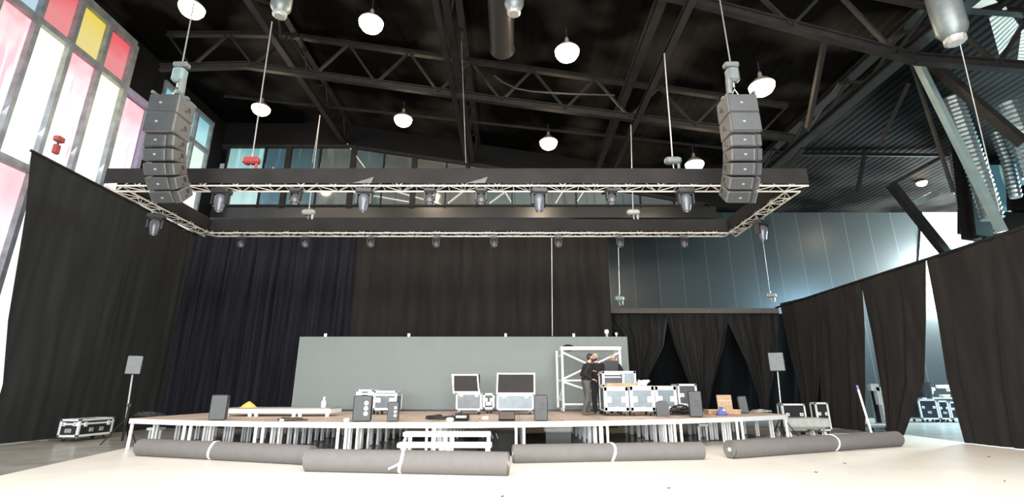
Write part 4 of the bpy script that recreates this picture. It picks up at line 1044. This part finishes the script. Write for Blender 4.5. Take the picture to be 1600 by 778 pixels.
heap(375, 640, .5, .1, 'dark bundle beside the stacked white deck', M_black, seed=10)
heap(735, 672, 1.0, .05, 'cable strewn under the stage front behind the steps', M_alud, f=G, seed=12)
# plywood sheet, low wooden platform, blue thing
p = S(1122, 641); q = S(1145, 641); h = hgt(1130, 617, p)
t = thing('plywood_sheet', 'upright plywood sheet at the right of the stage', 'board', V((p.x + q.x) / 2, p.y, SH)); MB().bbox((0, 0, h / 2), (q.x - p.x, .04, h), .01, Matrix.Rotation(R(-4), 3, 'X')).build('board', mat('light_ply', (.6, .42, .27), .6, noise_amt=.2, scale=10), t)
MB().box((0, -.03, h * .62), ((q.x - p.x) * .9, .012, .02)).build('batten', M_white, t)
p = S(1108, 648); q = S(1158, 648); t = thing('wooden_riser', 'low wooden riser below the plywood sheet', 'riser', V((p.x + q.x) / 2, p.y + .2, SH))
MB().box((0, 0, .07), (q.x - p.x, .4, .12)).build('board', M_wood, t); MB().box((0, 0, .14), (q.x - p.x + .04, .44, .02)).build('top_board', mat('pale_board', (.5, .42, .36), .6), t)
p = S(1127, 649); t = thing('blue_bag', 'small blue plastic bag before the wooden riser', 'bag', p + V(0, -.05, 0)); MB().lathe([(.14, 0), (.17, .05), (.12, .12), (.05, .2), (.07, .24)], n=12).build('bag_body', M_blue, t, smooth=True); MB().sph((.03, -.05, .14), .05).build('tag', M_white, t)
# stacked white deck on stage left
p = S(347, 651); q = S(512, 651); yy = min(p.y, q.y) + .1
t = thing('stacked_deck', 'long white framed deck lying on short legs at the stage left', 'stage deck', V((p.x + q.x) / 2, yy + .5, SH))
w = q.x - p.x; h = hgt(420, 637, V(0, yy, SH))
MB().box((0, 0, h - .02), (w, .95, .03)).build('deck_board', mat('grey_board', (.3, .28, .25), .6), t)
mb = MB(); bt = .11
for y in (-.48, .48): mb.box((0, y, h - .04 - bt / 2), (w, .05, bt))
for x in (-w / 2, -w * .02, w / 2): mb.box((x, 0, h - .04 - bt / 2), (.05, .95, bt))
mb.build('edge_frame', M_white, t)
for x in (-w * .26, -w * .20, w * .16, w * .22, w * .48, -w * .48): MB().box((x, -.47, (h - .1) / 2), (.09, .06, h - .1)).build('leg', M_white, t)
o = thing('orange_cloth', 'orange yellow cloth heap on the long white deck', 'cloth', V(P(388, 637, Y=yy + .3).x, yy + .3, SH + h)); MB().lathe([(.22, 0), (.17, .06), (.08, .13), (.02, .17)], n=9).build('cloth', M_orange, o); MB().lathe([(.25, 0), (.24, .015)], n=9).build('hem', M_orange, o)
o = thing('white_bottle', 'white bottle standing at the right end of the long white deck', 'bottle', V(P(507, 637, Y=yy + .3).x, yy + .2, SH + h)); MB().lathe([(.06, 0), (.07, .02), (.07, .16), (.03, .22), (.03, .26)], n=12).build('bottle_body', M_white, o, smooth=True); MB().cyl((0, 0, .26), (0, 0, .3), .035, n=12).build('cap', M_white, o)

# ================================================================ SCAFFOLD TOWER
p = S(878, 641); q = S(967, 641); yy = 18.2 - .6; z1 = P(920, 547, Y=yy).z
x0 = P(878, 600, Y=yy).x; x1 = P(968, 600, Y=yy).x
t = thing('scaffold_tower', 'aluminium rolling scaffold tower in front of the grey screen', 'scaffold', V((x0 + x1) / 2, yy, SH))
mb_list = []
for x in (x0, x1):
    for y in (yy - .35, yy + .35):
        MB().cyl((x - (.12 if y > yy and x == x0 else 0), y, SH + .15), (x - (.12 if y > yy and x == x0 else 0), y, z1), .045, n=10).build('upright', M_alu, t, world=True)
def rail(a, b, n='cross_rail', r=.035): MB().cyl(a, b, r, n=8).build(n, M_alu, t, world=True)
H = z1 - SH
for f in (.13, .5, 1.0): rail((x0, yy - .35, SH + H * f), (x1, yy - .35, SH + H * f))
for f in (.2, .5, .9):
    for x in (x0, x1): rail((x, yy - .35, SH + H * f), (x - .1 * (x == x0), yy + .35, SH + H * f), 'end_rung')
rail((x0, yy - .38, SH + H * .95), (x1 - .3, yy - .38, SH + H * .58), 'diagonal_brace'); rail((x0, yy - .38, SH + H * .52), (x1, yy - .38, SH + H * .95), 'diagonal_brace'); rail((x0, yy - .38, SH + H * .48), (x1 - .2, yy - .38, SH + H * .2), 'diagonal_brace')
rail((x0, yy - .35, SH + H * .4), (x0 - .1, yy + .35, SH + H * .15), 'diagonal_brace')
MB().box(((x0 + x1) / 2, yy, z1 + .04), (x1 - x0 + .1, .75, .09)).build('platform', M_alu, t, world=True)
for x in (x0, x1):
    for y in (-.35, .35): MB().cyl((x - .03, yy + y, SH + .08), (x + .03, yy + y, SH + .08), .075, n=14).build('caster', M_alud, t, world=True)
o = thing('dark_cap', 'dark cloth cap lying on the scaffold platform', 'cap', V(P(888, 545, Y=yy).x, yy, z1 + .085)); MB().sph((0, 0, 0.0), .22, 14, 8, (1, .7, .55)).build('crown', M_hood, o, smooth=True); MB().lathe([(.26, 0), (.27, .02)], n=16).build('brim', M_hood, o)

# ================================================================ STEPS
def steps():
    a = G(618, 722); y = 11.0
    xl = P(622, 680, Y=y).x; xr = P(765, 680, Y=y).x; w = xr - xl; z1 = P(700, 676, Y=y + .3).z; z2 = P(700, 693, Y=y).z
    t = thing('stage_steps', 'low white aluminium two-tread steps before the stage centre', 'steps', V((xl + xr) / 2, y + .3, 0))
    for (yy, z) in ((.3, z1), (-.05, z2)):
        MB().bbox((0, yy, z - .05), (w if yy > 0 else w + .08, .3, .1), .015).build('tread', M_alu, t)
    for x in (-w / 2 + .12, -.05, .1, w / 2 - .05):
        MB().box((x, -.15, z2 / 2 - .04), (.08, .07, z2 - .08)).build('leg', M_alu, t); MB().box((x, .42, z1 / 2 - .04), (.08, .07, z1 - .08)).build('leg', M_alu, t)
    for s in (-1, 1): MB().bar((s * (w / 2 - .04), -.1, z2 - .12), (s * (w / 2 - .04), .4, z1 - .1), .04, .08).build('side_rail', M_alu, t)
steps()
# black draped box under the stage right of steps
p = G(795, 708); t = thing('draped_box', 'dark cloth covered box beside the steps under the stage', 'box', V(p.x - .25, 12.9, 0))
MB().bbox((0, 0, .28), (1.0, .5, .55), .06).build('cloth_cover', M_velL, t)
for i in range(4): MB().cyl((-.42 + i * .12, -.262, .52), (-.37 + i * .12, -.275, .40), .008, n=6).build('pale_cable', M_alud, t)
# white bag under the stage
p = G(865, 690); t = thing('white_crate', 'white crate on the floor beneath the stage right of centre', 'crate', V(p.x, 14.6, 0)); MB().bbox((0, 0, .5), (.8, .4, .22), .05).build('crate_body', mat('white_crate_mat', (.5, .5, .47), .6), t); MB().box((0, 0, .2), (.7, .35, .4)).build('crate_base', M_black, t)
# small stool-like frame under left stage
def uframe(px0, px1, pyb, pyt, y, label):
    x0 = P(px0, pyt, Y=y).x; x1 = P(px1, pyt, Y=y).x; z = P(px0, pyt, Y=y).z; t = thing('small_trestle', label, 'trestle', V((x0 + x1) / 2, y, 0)); w = x1 - x0
    MB().box((0, 0, z - .03), (w, .3, .07)).build('top_rail', M_alu, t)
    for s in (-1, 1): MB().box((s * (w / 2 - .03), 0, (z - .07) / 2), (.06, .06, z - .07)).build('leg', M_alu, t)
uframe(235, 254, 690, 668, 15.6, 'small white trestle under the left end of the stage')
uframe(1089, 1104, 690, 662, 16.6, 'small white trestle under the right part of the stage')

# ================================================================ POLE SPEAKERS
def pole_speaker(base, top_px, top_y0, top_y1, w_px, label, ls):
    z0 = P(top_px[0], top_y1, Y=base.y).z; z1 = P(top_px[0], top_y0, Y=base.y).z; xt = P(top_px[0], top_y1, Y=base.y).x; w = P(top_px[1], top_y1, Y=base.y).x - xt
    cx = xt + w / 2
    t = thing('speaker_stand', ls, 'stand', V(base.x, base.y, 0))
    MB().cyl((0, 0, .35), (cx - base.x, 0, z0 - .0), .022, n=10).build('pole', M_alud, t); MB().cyl((0, 0, .1), (0, 0, 1.1), .032, n=10).build('lower_pole', M_steel, t)
    MB().cyl((0, 0, 1.05), (0, 0, 1.15), .05, n=10).build('collar', M_black, t)
    for k in range(3):
        q = R(90 + 120 * k + 20); MB().cyl((0, 0, .75), (.5 * math.cos(q), .5 * math.sin(q), .02), .016, n=8).build('leg', M_steel, t)
    h = z1 - z0; s = thing('pole_speaker', label, 'speaker', V(cx, base.y, z0), math.atan2(-cx, base.y) * .9)
    MB().bbox((0, .0, h / 2), (w, .34, h), .03).build('cabinet', M_speaker, s); MB().bbox((0, -.175, h / 2), (w * .93, .02, h * .95), .01).build('grille', mat('pale_grille', (.10, .112, .112), .5, bump=.3, bscale=200), s)
    MB().box((w * .5 + .004, 0, h * .5), (.01, .15, .08)).build('side_handle', M_black, s)
b1 = P(201, 672, Y=15.3); b1.z = 0
pole_speaker(V(P(201, 640, Y=15.3).x, 15.3, 0), (197, 217), 556, 585, 0, 'small grey speaker on a tall pole at the left', 'thin tall speaker pole behind the left stage corner')
pole_speaker(V(P(1219, 640, Y=16.6).x, 16.6, 0), (1204, 1226), 551, 580, 0, 'small grey speaker on a tripod pole at the right', 'tripod speaker pole right of the stage')

# ================================================================ TROLLEY, POLE, CASES AT RIGHT
p = G(1245, 682)
yT = 17.2; x0 = P(1222, 660, Y=yT).x; x1 = P(1297, 660, Y=yT).x; zT = P(1260, 653, Y=yT + .3).z; zU = P(1260, 668, Y=yT).z
t = thing('platform_trolley', 'grey flat platform trolley on casters right of the stage', 'trolley', V((x0 + x1) / 2, yT + .4, 0), R(3))
w = x1 - x0; MB().bbox((0, 0, (zT + zU) / 2), (w, .9, zT - zU), .04).build('platform', mat('trolley_grey', (.38, .39, .37), .5), t)
MB().box((0, 0, zU - .03), (w * .8, .6, .06)).build('under_frame', M_alud, t)
for x in (-.38, .38):
    for y in (-.32, .32):
        r = min(.1, zU * .45); o = MB().cyl((x * w - .03, y, r), (x * w + .03, y, r), r, n=16).build('caster', M_white, t); MB().box((x * w, y, (r + zU) / 2 + .02), (.08, .06, zU - r)).build('caster_fork', M_alud, o)
def gcase(px0, px1, pyb, pyt, y, d, label, **k):
    x0 = P(px0, pyt, Y=y).x; x1 = P(px1, pyt, Y=y).x; h = P(px0, pyt, Y=y).z
    return case(V((x0 + x1) / 2, y + d / 2, 0), x1 - x0, d, h, label, **k)
gcase(1221, 1257, 656, 631, 18.6, .35, 'dark flight case behind the left half of the trolley', panel=M_cased, edge=.05, group='flight cases right of the stage')
gcase(1273, 1293, 656, 629, 18.6, .35, 'narrow dark flight case behind the right end of the trolley', panel=M_cased, edge=.05, group='flight cases right of the stage')
# cases seen through the gaps
gcase(1378, 1405, 650, 606, 21.5, .8, 'black case seen through the narrow gap between the right cloths', panel=M_cased, edge=.06, group='flight cases behind the right cloths')
gcase(1434, 1462, 657, 624, 26, .8, 'black case with metal corners in the wide gap, lower left', panel=M_cased, edge=.06, group='flight cases behind the right cloths')
gcase(1464, 1480, 657, 626, 26, .8, 'black case with metal corners in the wide gap, lower middle', panel=M_cased, edge=.06, group='flight cases behind the right cloths')
gcase(1482, 1504, 657, 628, 26, .8, 'black case at the right side of the wide gap beside the cloth', panel=M_cased, edge=.06, group='flight cases behind the right cloths')
t = thing('low_dolly', 'low dark wheeled dolly seen through the narrow gap', 'dolly', V(P(1370, 650, Y=20.4).x, 20.4, 0)); MB().bbox((0, 0, .2), (1.2, .7, .12), .03).build('platform', M_alud, t)
for x in (-.45, .45):
    for y in (-.25, .25): MB().cyl((x - .02, y, .07), (x + .02, y, .07), .07, n=12).build('caster', M_rubber, t)
# white barrier thing in narrow gap & machinery
mb = MB(); A = [P(*q, Y=21.2) for q in ((1358, 605), (1371, 605), (1377, 632), (1384, 668))]
for a_, b_ in zip(A, A[1:]): mb.bar(a_, b_, .28 if a_ is not A[2] else .1, .2, (0, 1, 0))
tag(mb.build('white_crane_arm', M_white, loc=A[-1]), 'bent white metal arm seen through the narrow cloth gap', 'arm')
for i, (px, py, w_, h_) in enumerate(((1448, 608, .7, .5), (1478, 604, .9, .5), (1476, 618, .4, .3))):
    p = P(px, py, Y=27); t = thing('white_equipment', 'white machine part on top of the rear cases, %s' % ['left of the black bucket', 'right of the black bucket', 'small piece below the right one'][i], 'equipment', p)
    MB().bbox((0, 0, 0), (w_, .3, h_ * .35), .03).build('casing', M_white, t); MB().bbox((w_ * .2, 0, -h_ * .3), (w_ * .3, .25, h_ * .4), .03).build('foot', M_white, t)
p = P(1456, 620, Y=25.9); t = thing('black_bucket', 'black bucket standing on the rear cases in the wide gap', 'bucket', V(p.x, 26.3, p.z - .08)); MB().lathe([(.30, 0), (.34, .75), (.36, .78), (.33, .76), (.28, .05)], n=18).build('bucket_body', M_black, t, smooth=True); MB().lathe([(.365, .76), (.365, .80), (.33, .80)], n=18).build('rim', M_black, t)
t = tag(MB().box((P(1458, 621, Y=26.4).x, 26.4, P(1458, 622, Y=26.4).z), (1.7, .7, .06)).build('white_board', M_alu, loc=(P(1458, 621, Y=26.4).x, 26.4, 1)), 'white board lying across the rear cases', 'board')
# leaning white pole
a = G(1369, 700) ; b = P(1339, 602, Y=a.y + .1)
t = thing('white_pole', 'thin white pole with purple tip leaning before the right carpet roll', 'pole', a); MB().cyl(a, a.lerp(b, .93), .028, n=10).build('rod', M_white, t, world=True); MB().cyl(a.lerp(b, .93), b, .03, n=10).build('tip', mat('purple_tip', (.2, .12, .4), .5), t, world=True)
# small debris on the pale floor
for i, (px, py) in enumerate(((1045, 763), (785, 776), (1275, 738), (1545, 714), (1570, 752), (1320, 724))):
    p = G(px, py); tag(MB().bbox(p + V(0, 0, .007), (.06, .02, .012), .004, Matrix.Rotation(i, 3, 'Z')).build('floor_scrap', M_black, loc=p), 'tiny dark scrap on the pale floor, %s' % ['right of centre near the viewer', 'at the bottom centre', 'in front of the right roll', 'near the widest right cloth', 'farthest right near the viewer', 'just before the right end of the right roll'][i], 'scrap')

# ================================================================ PEOPLE
def finish(mb, name, m, parent, voxel, smooth_it=4):
    o = mb.build(name, m, parent)
    r = o.modifiers.new('r', 'REMESH'); r.mode = 'VOXEL'; r.voxel_size = voxel; r.use_smooth_shade = True
    s = o.modifiers.new('s', 'SMOOTH'); s.iterations = smooth_it; s.factor = .5
    dg = bpy.context.evaluated_depsgraph_get(); dg.update(); me = bpy.data.meshes.new_from_object(o.evaluated_get(dg)); o.modifiers.clear()
    old = o.data; o.data = me; bpy.data.meshes.remove(old); me.name = name
    if not me.materials: me.materials.append(m)
    for p in me.polygons: p.use_smooth = True
    return o
def limb(mb, pts, rs):
    for (a, b), (r0, r1) in zip(zip(pts, pts[1:]), zip(rs, rs[1:])): mb.cyl(a, b, r0, r1, 14); mb.sph(b, r1, 12, 8); 
    mb.sph(pts[0], rs[0], 12, 8)
def hand(mb, w, d, up, side):
    """palm from wrist w along d, five fingers"""
    w = Vector(w); d = Vector(d).normalized(); s = d.cross(Vector(up)).normalized(); n = s.cross(d).normalized()
    for k in range(4):
        o = (k - 1.5) * .021; L = (.072, .082, .078, .062)[k]; k0 = w + d * .02 + s * o * .8; k1 = w + d * .095 + s * o
        mb.cyl(k0, k1, .017, .013, 8); k2 = k1 + d * L * .5 - n * .012; k3 = k2 + d * L * .42 - n * .03; mb.cyl(k1, k2, .0105, .0095, 8); mb.sph(k2, .0098, 8, 6); mb.cyl(k2, k3, .0095, .008, 8); mb.sph(k3, .008, 8, 6)
    t0 = w + d * .03 - s * .03 * side; t1 = t0 + d * .04 - s * .028 * side - n * .01; t2 = t1 + d * .03 - s * .004 * side - n * .01; mb.cyl(t0, t1, .015, .012, 8); mb.sph(t1, .012, 8, 6); mb.cyl(t1, t2, .0115, .009, 8); mb.sph(t2, .009, 8, 6)
def person(loc, rz, label, J, shirt, trousers, shoe, hair=None, beard=None, bald_top=False, glasses=False, scale=1.0, sleeves='long'):
    """local frame: +y is the facing direction, x right"""
    t = thing('person', label, 'person', loc, rz); t.scale = (scale,) * 3; g = lambda k: Vector(J[k])
    hd, nk = g('head'), g('neck'); yaw = Matrix.Rotation(J.get('yaw', 0), 3, 'Z') @ Matrix.Rotation(J.get('nod', 0), 3, 'X')
    H_ = lambda x, y, z: hd + yaw @ V(x, y, z)
    mb = MB()
    # torso
    pel, ch = g('pelvis'), g('chest')
    def ell(c, a, b, cc): mb.sph(c, 1, 18, 12, (a, b, cc))
    ell(pel, .165, .12, .13); ell(pel.lerp(ch, .45), .15, .11, .17); ell(ch, .18, .125, .19); ell(ch + V(0, 0, .13), .17, .09, .07)
    mb.cyl(ch + V(0, 0, .1), nk, .075, .058, 14); mb.cyl(nk, hd - V(0, 0, .05), .057, .055, 14)
    for s, S_ in ((-1, 'l'), (1, 'r')):
        limb(mb, [g('sh' + S_), g('el' + S_), g('wr' + S_)], [.058, .043, .028]); wr = g('wr' + S_); hand(mb, wr, Vector(J['hd' + S_]), J.get('up' + S_, (0, 0, 1)), s)
        limb(mb, [g('hip' + S_), g('kn' + S_), g('an' + S_)], [.09, .058, .038])
        an = g('an' + S_); mb.sph(an + V(0, .06, -.045), 1, 12, 8, (.042, .12, .035))
    # head
    def hs(x, y, z, a, b, c):
        n0 = len(mb.v); mb.sph((0, 0, 0), 1, 16, 12, (a, b, c))
        for i in range(n0, len(mb.v)): mb.v[i] = hd + yaw @ (mb.v[i] + V(x, y, z))
    hs(0, -.01, .03, .076, .095, .088); hs(0, .028, -.045, .056, .065, .068); hs(0, .075, -.088, .028, .022, .02); hs(0, .101, -.022, .012, .018, .02); hs(0, .092, .0, .008, .014, .03)
    hs(0, .075, .028, .055, .018, .012); hs(0, .088, -.055, .026, .01, .006); hs(0, .085, -.066, .022, .01, .006)
    for s in (-1, 1): hs(s * .077, -.005, -.01, .010, .02, .032); hs(s * .04, .06, -.02, .022, .02, .016)
    body = finish(mb, 'body', M_skin, t, .008, 3)
    for s in (-1, 1): MB().sph(H_(s * .032, .082, .004), .0125, 10, 8).build('eye', M_eye, t, smooth=True)
    # shirt
    mb = MB(); 
    def e2(c, a, b, cc): mb.sph(c, 1, 18, 12, (a, b, cc))
    e2(pel + V(0, 0, .05), .19, .145, .13); e2(pel.lerp(ch, .45), .18, .14, .19); e2(ch, .205, .15, .2); e2(ch + V(0, 0, .13), .185, .105, .075); mb.cyl(ch + V(0, 0, .1), nk + V(0, 0, -.02), .09, .075, 14)
    for S_ in ('l', 'r'):
        e = g('wr' + S_) if sleeves == 'long' else g('el' + S_); e = g('el' + S_).lerp(e, .9) if sleeves == 'long' else g('sh' + S_).lerp(g('el' + S_), .9)
        if sleeves == 'long': limb(mb, [g('sh' + S_), g('el' + S_), e], [.075, .060, .045])
        else: limb(mb, [g('sh' + S_), e], [.075, .062])
    finish(mb, 'shirt', shirt, t, .014, 4)
    mb = MB(); mb.sph(pel, 1, 18, 12, (.18, .14, .14))
    for S_ in ('l', 'r'): limb(mb, [g('hip' + S_), g('kn' + S_), g('an' + S_) + V(0, 0, .02)], [.112, .082, .068])
    finish(mb, 'trousers', trousers, t, .014, 4)
    for S_ in ('l', 'r'):
        mb = MB(); an = g('an' + S_); mb.sph(an + V(0, .07, -.045), 1, 14, 10, (.055, .145, .045)); mb.cyl(an + V(0, 0, -.05), an + V(0, 0, .04), .055, .055, 12); o = finish(mb, 'shoe', shoe, t, .012, 3)
        for v in o.data.vertices:
            if v.co.z < an.z - .078: v.co.z = an.z - .078
    def shell(name, m, parts, vox=.008):
        mb = MB()
        for x, y, z, a, b, c in parts:
            n0 = len(mb.v); mb.sph((0, 0, 0), 1, 16, 12, (a, b, c))
            for i in range(n0, len(mb.v)): mb.v[i] = hd + yaw @ (mb.v[i] + V(x, y, z))
        finish(mb, name, m, t, vox, 2)
    if hair: shell('hair', hair, [(0, -.03, .055, .083, .092, .078), (0, -.05, .0, .08, .07, .08)])
    if beard: shell('beard', beard, [(0, .045, -.085, .055, .055, .045), (-.045, .03, -.05, .022, .04, .045), (.045, .03, -.05, .022, .04, .045), (0, .095, -.045, .03, .012, .008)])
    if glasses:
        mb = MB()
        for s in (-1, 1): mb.tube([H_(s * .034 + .024 * math.cos(q), .104, .004 + .018 * math.sin(q)) for q in [k * .57 for k in range(12)]], .003, 5)
        mb.build('glasses', M_black, t)
    return t
base = dict(pelvis=(0, 0, .98), chest=(0, .02, 1.30), neck=(0, .03, 1.53), head=(0, .05, 1.68), shl=(-.19, .0, 1.44), shr=(.19, .0, 1.44), hipl=(-.09, 0, .93), hipr=(.09, 0, .93),
            knl=(-.10, .03, .50), knr=(.10, .03, .50), anl=(-.11, -.02, .09), anr=(.11, -.02, .09), ell=(-.27, -.05, 1.16), elr=(.27, -.05, 1.16), wrl=(-.25, .08, .93), wrr=(.25, .08, .93), hdl=(0, .3, -1), hdr=(0, .3, -1))
pm = S(918, 649)
# bearded man, facing right: local +y -> world +x
J = dict(base); J.update(chest=(0, .07, 1.30), neck=(0, .12, 1.52), head=(0, .17, 1.66), shl=(-.19, .06, 1.43), shr=(.19, .06, 1.43), ell=(-.24, -.05, 1.17), wrl=(-.2, .24, 1.27), hdl=(.2, 1, .1), elr=(.27, -.12, 1.17), wrr=(.22, .12, 1.02), hdr=(-.1, 1, -.25),
         knl=(-.1, .06, .5), anl=(-.12, .08, .09), knr=(.1, .0, .5), anr=(.12, -.14, .09), nod=-.1, upl=(0, 0, 1), upr=(0, 0, 1))
person(pm + V(.02, .15, .005), R(-80), 'person in black sweater and grey trousers with reddish hair and beard, facing right', J, M_hood, M_jeans, M_shoe, M_hair, M_beard, scale=1.03)
J = dict(base); J.update(wrl=(-.22, .25, 1.15), ell=(-.26, -.02, 1.17), hdl=(.1, 1, .1), wrr=(.12, .3, 1.28), elr=(.27, .02, 1.18), hdr=(-.3, 1, .3), nod=.1)
pq = S(937, 648); person(V(pq.x + .02, pm.y + .75, SH + .005), R(150), 'bald bearded person in black clothes standing behind the bearded man', J, M_hood, M_trous, M_rubber, None, M_beard, sleeves='short', scale=1.05)
J = dict(base); J.update(chest=(0, .08, 1.28), neck=(0, .13, 1.5), head=(0, .17, 1.65), ell=(-.3, .08, 1.2), wrl=(-.34, .32, 1.2), hdl=(0, 1, 0), elr=(.28, .1, 1.2), wrr=(.12, .34, 1.22), hdr=(0, 1, 0), nod=-.25, shl=(-.19, .06, 1.42), shr=(.19, .06, 1.42))
pr = P(957, 600, Y=16.9); person(V(pr.x, 16.75, SH + .005), R(180), 'bald person with glasses and grey beard in a black shirt behind the laptop', J, M_hood, M_trous, M_rubber, None, mat('grey_beard', (.2, .18, .16), .8), sleeves='short', glasses=True, scale=1.06)

# ================================================================ LIGHT
w = bpy.data.worlds.new('world'); sc.world = w; w.use_nodes = True
w.node_tree.nodes['Background'].inputs['Color'].default_value = (.75, .85, 1, 1); w.node_tree.nodes['Background'].inputs['Strength'].default_value = .35
def area(name, loc, target, size, energy, color, shape=None):
    L = bpy.data.lights.new(name, 'AREA'); L.shape = 'RECTANGLE'; L.size, L.size_y = size; L.energy = energy; L.color = color
    o = bpy.data.objects.new(name, L); COL.objects.link(o); o.location = loc; o.rotation_euler = (Vector(target) - Vector(loc)).to_track_quat('-Z', 'Y').to_euler(); return o
area('daylight_behind', (2, -6.5, 8.5), (0, 12, .5), (16, 5), 3400, (1, .97, .93))
area('daylight_floor', (0, 3.0, 11), (0, 9, 0), (20, 4), 2600, (1, .98, .95))
area('low_front_fill', (-2, -6.8, 2.6), (0, 14, 1.0), (18, 3.5), 5000, (.93, .97, 1))  # added low fill to brighten the legs under the stage
area('daylight_left', (-16.0, 14.5, 11), (0, 14, 0), (8, 6), 500, (.95, .97, 1))
area('daylight_right', (30, 27.5, 9), (20, 30, 8), (3, 4), 7000, (.82, .97, 1))
area('teal_duct_fill', (25, 18, 8.5), (16, 17, 9), (3, 3), 900, (.5, .92, 1))  # added teal fill that imitates the haze over the ducts
area('daylight_back_right', (23, 22, 7), (21, 28, 0), (4, 3), 1700, (.4, .72, 1))
